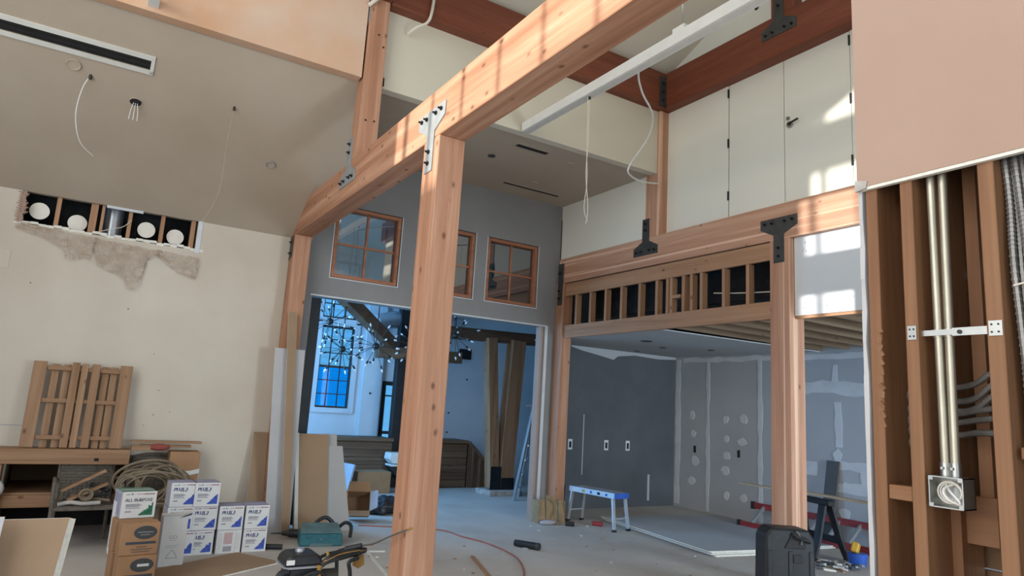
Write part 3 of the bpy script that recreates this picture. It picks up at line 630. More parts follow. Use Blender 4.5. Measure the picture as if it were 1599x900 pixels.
def sash(name, x0, x1, z0, z1, cols, rows, y=13.06, casing=True, low=None):
    f = MB(); t = .035
    f.box(x0, x0+t, y-.03, y+.03, z0, z1).box(x1-t, x1, y-.03, y+.03, z0, z1).box(x0+t, x1-t, y-.03, y+.03, z0, z0+t).box(x0+t, x1-t, y-.03, y+.03, z1-t, z1)
    o = struct(name, f, M['mull'])
    if casing:
        MB().box(x0-.09, x0, y-.1, y-.06, z0-.09, z1+.09).box(x1, x1+.09, y-.1, y-.06, z0-.09, z1+.09).box(x0, x1, y-.1, y-.06, z1, z1+.09).box(x0, x1, y-.11, y-.06, z0-.09, z0).build('casing', M['farwall'], o)
    for i in range(1, cols):
        x = x0+(x1-x0)*i/cols; MB().box(x-.009, x+.009, y-.012, y+.012, z0+t, z1-t).build('glazing_bar', M['mull'], o)
    for j in range(1, rows):
        z = z0+(z1-z0)*j/rows; k = .022 if (low and j == low) else .009; MB().box(x0+t, x1-t, y-.012, y+.012, z-k, z+k).build('glazing_bar', M['mull'], o)
    for i in range(cols):
        for j in range(rows):
            a, b = x0+(x1-x0)*i/cols+.009, x0+(x1-x0)*(i+1)/cols-.009; c, d = z0+(z1-z0)*j/rows+.009, z0+(z1-z0)*(j+1)/rows-.009
            MB().box(max(a, x0+t), min(b, x1-t), y-.004, y+.004, max(c, z0+t), min(d, z1-t)).build('pane', M['glassblue'] if (low and j < low) else M['glassfar'], o)
    return o
M['glassblue'] = glass('blue_film_glass', (0.12, 0.70, 0.98), -0.035)
sash('window_4', 3.74, 4.40, 1.38, 2.95, 3, 6, low=3)
sash('window_5', 3.72, 4.40, 3.10, 4.25, 3, 4)
dr = struct('door_3', MB().box(5.04, 5.14, 12.98, 13.08, 0, 1.96).box(5.80, 5.92, 12.98, 13.08, 0, 1.96).box(5.14, 5.80, 12.98, 13.08, 1.88, 1.96).box(5.14, 5.80, 12.98, 13.08, 0, .2), M['ironblk'])
MB().box(5.14, 5.80, 13.0, 13.04, 1.66, 1.69).box(5.14, 5.80, 13.0, 13.04, 0.92, .98).box(5.30, 5.315, 13.0, 13.04, 1.69, 1.88).box(5.46, 5.475, 13, 13.04, 1.69, 1.88).build('glazing_bar', M['mull'], dr)
MB().box(5.14, 5.80, 13.02, 13.028, 0.2, 1.66).build('pane', M['glassfar'], dr)
MB().box(5.14, 5.80, 13.02, 13.028, 1.69, 1.88).build('pane', M['glassfar'], dr)
nb_ = MB()
for i in range(34):
    z = -0.2+.16*i; nb_.prism([(0, 15.8, z), (0, 15.74, z), (0, 15.78, z+.16), (0, 15.8, z+.16)], (9.5, 0, 0))
tag(nb_.build('outside_wall', M['siding'], None), 'pale clapboard house wall seen through the tall window of the far room', 'building')
hole = bpy.data.objects['wall_far']
MB().box(6.74, 7.03, 12.985, 13.0, 2.55, 2.77).build('vent_hole', M['void'], hole)
for x, z in ((6.96, 2.12), (6.58, 1.40), (6.57, 1.0), (8.2, 2.1), (4.72, 2.3), (4.78, 1.7)): MB().cyl((x, 12.985 if x > 5 else 12.89, z), (x, 12.98 if x > 5 else 12.885, z), .02, n=8).build('outlet_hole', M['void'], hole)
bc = tag(MB().box(2.37, 2.50, 8.86, 9.02, 0, 4.4).build('steel_column', M['ironblk'], None, bevel=.004), 'black steel column just inside the left edge of the wide opening', 'column')
bc2 = tag(MB().box(5.02, 5.20, 12.2, 12.36, 0, 4.3).build('steel_column', M['ironblk'], None, bevel=.004), 'black column beside the dark glazed door in the far room', 'column')
rf = tag(MB().bar((2.75, 9.7, 3.30), (4.9, 12.2, 2.62), .16, .22).build('roof_beam', DARKW['y'], None, bevel=.005), 'dark slanting beam crossing the top of the far room window', 'beam')
for (a, b, lab) in (((4.9, 11.2, 2.87), (8.2, 11.2, 2.95), 'brown timber beam joining the tops of the two leaning far room timbers'), ((4.55, 12.1, 2.47), (6.3, 12.1, 2.5), 'brown timber beam low across the far room beside the black column')):
    tag(MB().bar(a, b, .2, .22).build('roof_beam', DARKW['x'], None, bevel=.006), lab, 'beam')
dcm = thing('air_duct', 'large round metal air duct under the far room ceiling', 'duct', (4.4, 11.6, 2.9))
MB().cyl((4.55, 12.3, 3.03), (6.9, 12.75, 3.62), .17, n=24).build('pipe', M['duct'], dcm, smooth=True)
rb = MB()
for i in range(12):
    p = Vector((4.55, 12.3, 3.03)).lerp(Vector((6.9, 12.75, 3.62)), i/12); q = Vector((2.35, .45, .59)).normalized()*.02
    rb.cyl(p, p+q, .176, n=24, cap=False)
rb.build('seam_rings', M['duct'], dcm, smooth=True)
vp = thing('leaning_timber', 'upright half of the V shaped timber column pair in the far room', 'column', (6.62, 11.1, 0))
MB().bar((6.63, 11.1, .12), (6.40, 11.1, 2.86), .2, .2, (0, 1, 0)).build('shaft', OLD['z'], vp, bevel=.006)
MB().box(6.52, 6.74, 10.985, 11.0, .05, .5).build('steel_shoe', M['ironblk'], vp)
vp2 = thing('leaning_timber', 'leaning half of the V shaped timber column pair, right of the upright one', 'column', (6.92, 11.1, 0))
MB().bar((6.86, 11.12, .12), (7.0, 11.12, 2.86), .30, .24, (0, 1, 0)).build('shaft', OLD['z'], vp2, bevel=.006)
MB().box(6.76, 7.03, 10.985, 11.0, .05, .30).build('steel_shoe', M['ironblk'], vp2)
tag(MB().box(6.42, 7.12, 10.82, 11.35, 0, .09).build('plinth', M['grit'], None, bevel=.01), 'low plinth under the pair of dark leaning timbers', 'plinth')
# reclaimed wood bar counter, in two halves
def counter(loc, length, lab, mirror=1, slant=0.0):
    c = thing('bar_counter', lab, 'counter', loc)
    L = LB(c); L.box(-.02, length, -.06, .55, .84, .90).build('countertop', DARKW['x'], bevel=.004)
    for i in range(6):
        z = .02+.135*i
        L = LB(c); L.box(0, length-slant*(i < 6)*(.42-.07*i)*0, 0, .03, z, z+.128).build('plank', DARKW['x'], bevel=.004)
    L = LB(c); L.box(0, length-.02, .03, .5, 0, .84).build('carcass', DARKW['x'])
    return c
counter((3.55, 12.0, 0), 1.42, 'dark plank fronted bar counter left of the foreground post, far room')
c2 = counter((5.75, 12.0, 0), .80, 'dark plank fronted bar counter right of the foreground post, far room')
rk = thing('sloping_rack', 'sloping end of the dark bar counter stepping down to the right', 'counter', (6.6, 12.0, 0))
MB().prism([(6.58, 11.98, .0), (7.02, 11.98, 0), (7.05, 11.98, .40), (6.58, 11.98, .86)], (0, .5, 0)).build('side_panel', DARKW['z'], rk)
MB().bar((6.55, 12.2, .87), (7.06, 12.2, .40), .05, .6, (0, 1, 0)).build('sloping_top', DARKW['x'], rk)
for x in (6.66, 6.82, 6.97): MB().box(x, x+.05, 11.95, 11.98, 0.02, .80-(x-6.6)*1.1).build('slat', DARKW['z'], rk, bevel=.003)
sk = thing('white_sink', 'white basin hung on the bar counter end beside the foreground post', 'sink', (4.95, 11.75, .5))
MB().prism([(4.84, 11.7, .66), (5.3, 11.7, .66), (5.3, 11.7, .47), (4.90, 11.7, .47), (4.82, 11.7, .55)], (0, .28, 0)).build('basin', M['white'], sk, bevel=.01)
MB().box(4.86, 5.3, 11.68, 11.99, .425, .455).build('shelf', M['white'], sk)
MB().prism([(4.84, 11.75, .42), (5.3, 11.75, .42), (5.3, 11.75, .2), (5.0, 11.75, .25)], (0, .2, 0)).build('apron', M['blackp'], sk)
tag(MB().box(4.15, 4.75, 11.4, 11.8, 0, .36).build('cardboard_box', M['carton'], None, bevel=.004), 'flat brown carton standing before the bar counter', 'box')
tag(MB().obox((3.98, 11.5, .24), (.03, .34, .5), (0, .22, .2)).build('metal_panel', M['boxs'], None), 'grey panel leaning against the brown carton by the bar', 'panel')
tag(MB().cyl((3.30, 10.35, 0), (3.30, 10.35, .34), .11, .13, n=16).build('bucket', M['black'], None), 'black bucket behind the grey wallboard offcuts', 'bucket')
# sputnik lamps
def sputnik(loc, lab, seed):
    rr = random.Random(seed); c = thing('sputnik_lamp', lab, 'lamp', loc, group=None)
    L = LB(c); L.sph((0, 0, 0), .055, 12, 8).build('hub', M['brass'], smooth=True)
    L = LB(c); L.cyl((0, 0, .04), (0, 0, 4.4-loc[2]), .008, n=6).build('stem', M['brass'])
    n = 18
    for i in range(n):
        zz = 1-2*(i+.5)/n; ph = i*2.39996+seed; d = Vector((math.sqrt(1-zz*zz)*math.cos(ph), math.sqrt(1-zz*zz)*math.sin(ph), zz))
        ln = rr.uniform(.25, .34)
        L = LB(c); L.cyl(d*.04, d*ln, .0045, n=5).build('rod', M['brass'])
        rod = L and c.children[-1]
        L = LB(c); L.cyl(d*ln, d*(ln+.055), .014, n=7).build('socket', M['brass'])
        L = LB(c); L.cyl(d*(ln+.055), d*(ln+.08), .010, .017, n=8).cyl(d*(ln+.08), d*(ln+.115), .017, .006, n=8).build('bulb', M['glassbulb'], smooth=True)
sputnik((3.13, 10.5, 2.75), 'sputnik lamp nearest the left edge of the opening, upper left of the group', 1)
sputnik((3.37, 10.5, 2.34), 'low sputnik lamp hanging before the tall divided window', 2)
sputnik((3.92, 10.5, 2.44), 'sputnik lamp hanging under the slanting dark beam', 3)
sputnik((4.80, 10.9, 2.55), 'sputnik lamp mostly hidden behind the foreground post', 5)
sputnik((5.34, 10.5, 2.76), 'sputnik lamp just right of the foreground post, before pale wall', 4)
# step ladder seen on edge inside the opening
ld = thing('step_ladder', 'blue grey step ladder standing inside the right side of the wide opening', 'ladder', (6.75, 10.4, 0))
for (a, b) in (((6.60, 10.3, 0), (6.93, 10.3, 1.64)), ((6.98, 10.75, 0), (7.15, 10.6, 1.62))):
    MB().bar(a, b, .03, .075, (0, 1, 0)).build('rail', M['alu'], ld)
for i in range(6):
    t = .12+.15*i; p = Vector((6.62, 10.3, 0)).lerp(Vector((6.95, 10.3, 1.64)), t); q = Vector((7.0, 10.75, 0)).lerp(Vector((7.17, 10.6, 1.62)), t)
    MB().bar(p, q, .08, .028).build('tread', M['alu'], ld)
for (a, b) in (((7.45, 10.2, 0), (7.02, 10.3, 1.6)), ((7.7, 10.7, 0), (7.2, 10.6, 1.6))): MB().bar(a, b, .025, .05, (0, 1, 0)).build('rear_rail', M['alu'], ld)
MB().obox((7.04, 10.45, 1.64), (.22, .42, .035), (0, 0, -.35)).build('top_cap', M['alu'], ld)

# ------------------------------------------------------------------ things on ceilings and walls
def slope_z(y): return CZ+k_*(y-YF)
sl_n = Vector((0, k_, -1)).normalized()
def on_slope(x, y, off=0): return Vector((x, y, slope_z(y))) + sl_n*off
ry = math.atan(k_)
v1 = thing('air_vent', 'long white slot vent with black opening, sloped ceiling at top left', 'vent', on_slope(-1.2, 6.90))
Rs = Euler((ry, 0, 0)).to_matrix()
MB().obox(on_slope(-1.2, 6.955, .006), (2.68, .045, .012), Rs).obox(on_slope(-1.2, 6.815, .006), (2.68, .05, .012), Rs).obox(on_slope(.125, 6.885, .006), (.03, .19, .012), Rs).build('frame', M['trimw'], v1)
MB().obox(on_slope(-1.2, 6.885, .003), (2.62, .095, .006), Rs).build('slot', M['void'], v1)
for i in range(2): MB().obox(on_slope(-1.2, 6.865+.04*i, .008), (2.6, .004, .006), Rs).build('blade', M['bolt'], v1)
for (p0, p1, w_, lab) in (((4.14, 6.88), (4.60, 6.87), .075, 'short black slot vent in the flat ceiling'), ((4.76, 8.20), (5.74, 8.18), .05, 'long thin black slot vent in the flat ceiling near the grey wall')):
    v = thing('air_vent', lab, 'vent', ((p0[0]+p1[0])/2, p0[1], CZ))
    MB().box(p0[0]-.02, p1[0]+.02, p0[1]-w_-.02, p0[1]+w_*.2+.02, CZ-.006, CZ-.0005).build('frame', M['ceiling'], v)
    MB().box(p0[0], p1[0], p0[1]-w_, p0[1], CZ-.008, CZ-.006).build('slot', M['void'], v)
for (x, y, r, lab) in ((4.09, 7.38, .05, 'small dark round plate in flat ceiling beside the foreground post'), (5.11, 7.89, .05, 'pale round cover on the flat ceiling near the thin slot vent'), (5.05, 6.95, .05, 'pale round cover on the flat ceiling nearest the white gallery wall')):
    tag(MB().cyl((x, y, CZ), (x, y, CZ-.012), r, n=18).build('ceiling_cover', M['steel'] if x < 4.5 else M['ceiling']), lab, 'cover')
def ring_on_slope(x, y, r, lab, mat):
    c = thing('ceiling_cover', lab, 'cover', on_slope(x, y))
    MB().cyl(on_slope(x, y, .0), on_slope(x, y, .010), r, n=18).build('disc', mat, c)
    MB().tube([on_slope(x, y, .011)+Rs @ Vector((r*math.cos(t), r*math.sin(t), 0)) for t in [2*PI*i/14 for i in range(14)]], .006, n=6, sub=2, closed=True).build('rim', M['inkgry'] if x > 1 else mat, c)
ring_on_slope(1.42, 7.63, .047, 'round sprinkler cover on the sloped ceiling near the left post', M['ceiling'])
ring_on_slope(-.49, 7.07, .055, 'faint round cover on sloped ceiling just below the long slot vent', M['ceiling'])
jb = thing('ceiling_box_hole', 'ragged round ceiling hole with three short wire ends', 'wiring hole', on_slope(.04, 7.29))
MB().cyl(on_slope(.04, 7.29, -.01), on_slope(.04, 7.29, .004), .052, n=12).build('opening', M['void'], jb)
MB().tube([on_slope(.04, 7.29, .004)+Rs @ Vector((.056*math.cos(t)*random.uniform(.9, 1.2), .05*math.sin(t), 0)) for t in [2*PI*i/12 for i in range(12)]], .006, n=5, sub=2, closed=True).build('ragged_rim', M['ceiling'], jb)
for dx in (-.03, 0, .03): MB().tube([on_slope(.04+dx*.5, 7.30, .0), on_slope(.04+dx, 7.32, .03)-Vector((0, 0, .04)), on_slope(.04+dx*1.2, 7.34, .03)-Vector((0, 0, .12))], .0035, n=5, sub=3).build('wire_end', M['white'], jb)
def hang(lab, pts, r=.004, m='cable', anchor=None, name='hanging_wire'):
    c = thing(name, lab, 'wire', pts[0])
    MB().tube(pts, r, n=6).build('strand', M[m], c)
    if anchor: MB().cyl(Vector(pts[0])+Vector((0, 0, .01)), Vector(pts[0])-Vector((0, 0, .035)), anchor, n=8).build('fitting', M['brass'], c)
    return c
hang('thin white wire curving down from the sloped ceiling under the slot vent', [on_slope(-.35, 7.14), (-.40, 7.2, 4.28), (-.42, 7.3, 4.05), (-.36, 7.45, 3.85), (-.24, 7.6, 3.78)], .0045, 'white', .015)
q = on_slope(.90, 7.08)
hang('pair of faint wires hanging straight from the sloped ceiling right of the hole', [q, q+Vector((-.02, .02, -.4)), q+Vector((-.03, .05, -.9)), q+Vector((-.15, .1, -1.25))], .0014, 'ceiling', .012)
hang('pale wires dangling from the near end of the white channel over the opening', [(3.985, 5.2, 4.79), (3.99, 5.2, 4.3), (3.98, 5.2, 3.95), (4.02, 5.2, 3.6), (4.0, 5.2, 3.44)], .0045, 'cable', .012)
hang('second pale wire twisting beside the first under the white channel', [(3.97, 5.21, 4.79), (3.985, 5.21, 4.2), (4.005, 5.21, 3.9), (3.98, 5.21, 3.6), (4.03, 5.21, 3.47)], .004, 'cable')
hang('cream cable swinging from the white channel down to the slim gallery post', [(4.02, 4.33, 4.91), (4.0, 4.36, 4.928), (4.103, 4.6, 4.856), (4.521, 5.0, 4.921), (5.047, 5.4, 4.964), (5.265, 5.7, 4.848), (5.29, 6.0, 4.644), (5.321, 6.1, 4.531), (5.66, 6.25, 4.541), (6.105, 6.389, 4.645)], .011, 'white')
hang('cream cable looped over the dark red fascia beam near the upper fir post', [(2.63, 6.26, 6.24), (2.62, 6.25, 5.85), (2.58, 6.25, 5.62), (2.47, 6.30, 5.53), (2.42, 6.40, 5.48)], .016, 'cable')
tag(MB().cyl((1.93, 6.30, 5.58), (2.04, 6.22, 5.70), .02, n=8).build('cable_stub', M['cable'], None), 'thick pale cable stub at the very top of the upper fir post', 'cable')
# white channels hung under the high ceiling
ch = thing('lighting_channel', 'long white square channel hanging in front of the red fascia beam', 'channel', (3.98, 4.0, 4.75))
MB().box(3.93, 4.04, -2.5, 6.41, 4.79, 4.90).build('body', M['white'], ch, bevel=.003)
MB().box(3.95, 4.02, -2.5, 6.40, 4.787, 4.79).build('diffuser', M['trimw'], ch)
MB().box(3.945, 4.025, 3.86, 4.0, 4.90, 4.955).build('hanger', M['white'], ch, bevel=.003)
MB().cyl((4.03, 3.20, 4.82), (4.07, 3.20, 4.80), .018, n=8).build('knob', M['brass'], ch)
MB().cyl((4.0, 3.93, 4.94), (4.0, 3.93, hz(3.93)), .005, n=6).cyl((4.0, -1, 4.88), (4.0, -1, hz(-1)), .005, n=6).build('suspension_rod', M['zinc'], ch)
tag(MB().box(0.0, .09, 2.0, 6.31, 4.83, 4.91).build('lighting_channel', M['white'], None, bevel=.003), 'white channel end butting the glow-tinted plaster band at the top left', 'channel')
# duct chase torn open in the left wall
for (x, dx) in ((-.49, .03), (-.155, .05), (.19, .028), (.52, .03), (.845, .035)):
    MB().box(x-dx, x+dx*.4, YG+.035, YG+.11, 3.12, 3.66).build('stud', STUD['z'], wall_left, bevel=.002)
MB().box(-.10, -.07, YG+.035, YG+.11, 3.12, 3.66).build('stud', STUD['z'], wall_left, bevel=.002)
for (x, z, lab) in ((-.665, 3.375, 'leftmost open duct end in the torn wall slot'), (-.31, 3.31, 'second open duct end from the left in the wall slot'), (.36, 3.36, 'largest open duct end in the wall slot, right of the shiny pipe'), (.665, 3.33, 'rightmost open duct end in the torn wall slot')):
    d = thing('duct_end', lab, 'duct', (x, YG+.25, z))
    MB().cyl((x, YG+.12, z), (x, YG+.48, z), .105, n=22, cap=False).build('collar', M['void'], d, smooth=True)
    MB().cyl((x, YG+.122, z), (x, YG+.13, z), .092, n=22).build('lining', M['ductcap'], d)
tag(MB().cyl((.02, YG+.28, 3.06), (.02, YG+.28, 3.64), .10, n=22).build('riser_duct', M['duct'], None, smooth=True), 'shiny upright metal pipe in the middle bay of the wall slot', 'duct')
MB().tube([(-.12, YG+.02, 3.22), (.0, YG+.02, 3.28), (.12, YG+.02, 3.33), (.2, YG+.015, 3.42)], .004, n=5).build('wire', M['cable'], wall_left)
tr = MB()
for i in range(26):
    x = -.86+.074*i*.95; z = 3.185+random.uniform(-.012, .018); tr.prism([(x, YG-.004, z), (x+.075, YG-.004, z+random.uniform(-.01, .01)), (x+.07, YG-.004, z+.03), (x+.004, YG-.004, z+.028)], (0, .05, 0))
tr.build('torn_edge', M['gypsum'], wall_left, kind='stuff')
tr = MB()
for i in range(14):
    z = 3.2+.024*i; a = random.uniform(.02, .1); tr.prism([(-.84, YG-.006, z), (-.84-a*.3, YG-.012, z+.01), (-.80+random.uniform(0, .05), YG-.01, z+.03), (-.79, YG, z)], (0, .06, 0))
tr.build('crumbled_plaster', M['pink'], wall_left, kind='stuff')
for (x0, x1) in ((.88, .93),): MB().box(x0, x1, YG-.006, YG, 3.16, 3.55).build('board_strip', M['mud'], wall_left)
MB().box(-.06, .30, YG-.004, YG+.02, 3.515, 3.545).build('board_strip', M['mud'], wall_left)
def sheet(lab, outline, seed):
    """crumpled film hanging just clear of the left wall: a grid of columns between an upper and a lower line"""
    rr = random.Random(seed); n = 30; rows = 12; vs = []; fs = []
    for i in range(n+1):
        t = i/n*(len(outline)-1); k = min(int(t), len(outline)-2); u = t-k
        x = outline[k][0]*(1-u)+outline[k+1][0]*u; zt = outline[k][1]*(1-u)+outline[k+1][1]*u; zb = outline[k][2]*(1-u)+outline[k+1][2]*u
        for j in range(rows+1):
            s_ = j/rows; vs.append((x+rr.uniform(-.008, .008)+.02*s_*math.sin(9*x), YG-.012-.02*abs(math.sin(11*x+5*s_))-rr.uniform(0, .014)*s_, zt+(zb-zt)*s_+rr.uniform(-.006, .006)))
    for i in range(n):
        for j in range(rows):
            a = i*(rows+1)+j; fs.append((a, a+1, a+rows+2, a+rows+1))
    mb = MB().add(vs, fs); return tag(mb.build('plastic_sheeting', M['plast'], None, smooth=True), lab, 'plastic sheet')
sheet('left torn flap of dusty plastic film hanging below the wall slot', [(-.82, 3.21, 3.13), (-.58, 3.19, 3.06), (-.38, 3.17, 2.94), (-.36, 3.16, 2.87), (-.28, 3.16, 2.88), (-.12, 3.15, 2.90), (-.10, 3.15, 3.10)], 3)
sheet('wide middle drape of torn dusty plastic film below the wall slot', [(-.12, 3.16, 3.05), (-.06, 3.15, 2.86), (.04, 3.14, 2.80), (.18, 3.13, 2.74), (.24, 3.13, 2.62), (.34, 3.13, 2.64), (.38, 3.12, 2.70), (.42, 3.12, 3.0), (.55, 3.12, 3.06)], 4)
sheet('right torn corner of dusty plastic film below the wall slot', [(.50, 3.13, 3.06), (.62, 3.12, 2.96), (.72, 3.11, 2.90), (.82, 3.11, 2.86), (.90, 3.11, 2.84), (.93, 3.12, 3.06)], 5)
tag(MB().box(-1.1, -.83, YG-.004, YG+.002, 2.70, 2.90).build('access_panel', M['wall_white'], None, bevel=.002), 'flush square access panel at the left edge of the cream wall', 'panel')
MB().box(-3.6, -.45, YG-.002, YG, 1.12, 1.126).build('score_line', M['inkgry'], wall_left)
for (x, z, s_) in ((.72, 1.55, .012), (.86, 1.32, .01), (.70, 1.28, .012), (.62, 1.16, .01), (-.62, 2.58, .014), (.3, 2.42, .016), (.62, 1.95, .01)):
    MB().cyl((x, YG, z), (x, YG-.002, z), s_*.6, n=7).build('scuff', M['cartond'], wall_left)
# ------------------------------------------------------------------ hearth, pallet, seats and clutter along the left wall
mt = thing('mantel_shelf', 'rough brown timber mantel over the dark niche, pallet standing on it', 'mantel', (-.05, 8.5, .76))
MB().box(-.66, .52, 8.32, YG-.002, .765, .915).build('mantel_beam', OLD['x'], mt, bevel=.006)
MB().box(.20, .24, 8.316, 8.322, .80, .83).build('mortise', M['void'], mt)
jm = tag(MB().box(-.70, -.56, 8.36, YG-.002, 0, .76).build('timber_jamb', OLD['z'], None, bevel=.004), 'upright brown timber at the left side of the dark niche', 'timber')
hs = thing('hearth_bench', 'low wooden bench shelf inside the dark wall niche', 'bench', (-.05, 8.9, 0))
MB().box(-.54, .49, 8.50, 9.55, .43, .47).build('seat_board', OLD['x'], hs, bevel=.003)
MB().box(-.54, .49, 8.46, 8.52, .33, .45).build('front_rail', OLD['x'], hs, bevel=.004)
MB().box(-.54, .49, 9.3, 9.34, 0, .43).build('under_seat_shade', M['void'], hs)  # black sheet standing in for the shade under the seat
pa = thing('wood_pallet', 'small slatted wooden pallet leaning on the cream wall above the mantel', 'pallet', (-.01, 8.46, .917), rot=(-.10, 0, 0))
def pl_board(x0, x1, y0, y1, z0, z1, xo=0, nm='slat'):
    L = LB(pa); L.prism([(x0, y0, z0), (x1, y0, z0), (x1+xo, y0, z1), (x0+xo, y0, z1)], (0, y1-y0, 0)); L.build(nm, OLD['z'], bevel=.002)
for (x0, x1, z1) in ((-.45, -.335, .86), (-.115, -.045, .87), (-.03, .03, .86), (.065, .14, .865), (.325, .44, .87)): pl_board(x0, x1, -.075, -.055, 0, z1, 0)
for z in (.10, .47, .80): L = LB(pa); L.box(-.44, .43, -.055, -.015, z-.02, z+.02); L.build('stringer', OLD['x'], bevel=.002)
for x0 in (-.29, -.19, -.055, .06, .16, .24): pl_board(x0, x0+.065, -.015, .003, -.0, .85, .0)
def wicker_chair(loc, rz, lab):
    c = thing('wicker_armchair', lab, 'chair', loc, rz)
    w_, d_ = .27, .26
    for sx in (-1, 1):
        L = LB(c); L.tube([(sx*w_, -d_, 0), (sx*(w_+.01), -d_, .40), (sx*(w_+.015), -d_+.02, .60), (sx*(w_+.01), -.1, .645), (sx*w_, .16, .63), (sx*(w_-.03), .24, .60)], .018, n=8).build('arm', M['wicker'], smooth=True)
        L = LB(c); L.tube([(sx*(w_-.03), .30, 0), (sx*(w_-.04), .22, .42), (sx*(w_-.03), .30, .84)], .018, n=8).build('back_leg', M['wicker'], smooth=True)
    L = LB(c); L.box(-w_+.02, w_-.02, -d_, .22, .38, .42).build('seat', M['wicker'], bevel=.01)
    L = LB(c)
    for i in range(14):
        z = .43+.029*i; L.box(-.225, .225, .222+.0035*i*.6+.004*(i % 2), .236+.0035*i*.6+.004*(i % 2), z, z+.026)
    for i in range(13):
        x = -.22+.0365*i; L.bar((x, .216, .42), (x, .26, .83), .012, .01)
    L.build('woven_back', M['wicker'])
    L = LB(c); L.tube([(-.23, .30, .82), (-.1, .295, .85), (.1, .295, .85), (.23, .30, .82)], .02, n=8).build('top_rail', M['wicker'], smooth=True)
    L = LB(c); L.tube([(-w_, -d_, .39), (w_, -d_, .39)], .014, n=6, sub=1).build('front_rail', M['wicker'])
    return c
ch1 = wicker_chair((.17, 8.16, 0), .06, 'brown wicker armchair heaped with tools in front of the niche')
for (p, q_, m, lab) in (((-.04, 8.0, .55), (.31, 8.02, .74), 'OLD', 'light scrap board slanting across the tool heap on the wicker chair'), ((.02, 7.94, .47), (.34, 7.98, .62), 'OLD', 'narrow scrap board lying lower in the tool heap on the wicker chair')):
    tag(MB().bar(p, q_, .05, .025).build('scrap_board', OLD['x'], None), lab, 'board')
rl = thing('wire_roll', 'small roll of wire in the middle of the tool heap on the chair', 'roll', (.17, 7.95, .5))
for i in range(4): MB().tube([(.17+(.055-.006*i)*math.cos(t), 7.90+.012*i, .525+(.05-.006*i)*math.sin(t)) for t in [2*PI*j/12 for j in range(12)]], .009, n=6, sub=2, closed=True).build('coil', M['hose'], rl, smooth=True)
for i, (p, q_, r) in enumerate((((-.02, 7.95, .46), (.36, 8.0, .52), .016), ((.05, 8.05, .5), (.38, 7.95, .46), .013), ((.2, 8.08, .60), (.36, 7.98, .55), .02))):
    tag(MB().cyl(p, q_, r, n=8).build('hand_tool', M['black'] if i != 1 else M['hose'], None), ('thick dark handle lying across the tool heap on the chair', 'thin brown handle crossing the tool heap on the chair', 'short black handle at the back of the tool heap on the chair')[i], 'tool')
tag(MB().tube([(-.05, 7.88, .44), (.05, 7.88, .46), (.15, 7.885, .445), (.3, 7.87, .455)], .018, n=7).build('rag', M['grit'], None, smooth=True), 'pale twisted rag along the front edge of the wicker chair seat', 'rag')
ch2 = wicker_chair((.78, 8.28, 0), -.04, 'dark wicker armchair buried under coils of dusty hose')
hc = thing('hose_coil', 'heap of dusty brown hose coils piled on the dark wicker chair', 'hose', (.75, 8.1, .43))
rr = random.Random(11)
for i in range(15):
    rx, rz2 = rr.uniform(.17, .33), rr.uniform(.11, .20); cx, cz = .76+rr.uniform(-.09, .12), .62+rr.uniform(-.06, .05); til = rr.uniform(-.35, .2); yy = 8.0+rr.uniform(-.08, .12)
    pts = [(cx+rx*math.cos(t)*math.cos(til)-rz2*math.sin(t)*math.sin(til), yy+.05*math.sin(2*t+i), cz+rx*math.cos(t)*math.sin(til)+rz2*math.sin(t)*math.cos(til)) for t in [2*PI*j/12 for j in range(12)]]
    MB().tube(pts, rr.choice([.010, .012, .014]), n=7, sub=4, closed=True).build('loop', M['hose'], hc, smooth=True)
for i in range(3):
    MB().tube([(.50+.02*i+.09*math.cos(t), 7.93, .60+(.11-.015*i)*math.sin(t)) for t in [2*PI*j/10 for j in range(10)]], .010, n=7, sub=4, closed=True).build('loop', M['hose'], hc, smooth=True)
rbx = thing('red_brown_carton', 'red brown carton with torn white strip behind the hose heap', 'box', (1.08, 8.46, 0))
MB().box(.90, 1.20, 8.33, YG-.01, 0, .905).build('carton', M['brush'] if False else M['carton'], rbx, bevel=.004)
MB().prism([(.92, 8.328, .72), (1.0, 8.328, .70), (1.12, 8.328, .705), (1.21, 8.328, .73), (1.21, 8.328, .68), (1.1, 8.328, .655), (.95, 8.328, .665)], (0, -.006, 0)).build('torn_strip', M['boxw'], rbx)
for i, (x0, x1, y, z, lab) in enumerate(((.52, 1.21, 8.45, 1.0, 'long thin plank on top of the red brown carton'), (.60, 1.10, 8.40, .96, 'shorter plank lying under the long one on the red brown carton'), (.52, .70, 8.36, .94, 'short block lying left of the red rag near the mantel'))):
    tag(MB().obox(((x0+x1)/2, y, z), (x1-x0, .10, .022 if i < 2 else .05), (0, .0, .03*(i-1))).build('plank', OLD['x'], None, bevel=.002), lab, 'plank')
rg = MB(); rg.sph((.78, 8.34, .95), .075, 12, 8, sc=(1.5, .6, .5)); tag(rg.build('red_bag', M['brush'], None, smooth=True), 'crumpled red bag on the planks beside the mantel', 'bag')
wb = MB().sph((-.60, 8.36, .53), .09, 12, 8, sc=(1, .8, 1.0)); tag(wb.build('white_bundle', M['boxw'], None, smooth=True), 'white rounded bundle at the left edge of the picture by the niche', 'bundle')
tag(MB().sph((.10, 8.7, .485), .07, 10, 6, sc=(1.2, .8, .3)).build('dark_rag', M['black'], None, smooth=True), 'small dark rag on the bench shelf inside the niche', 'rag')

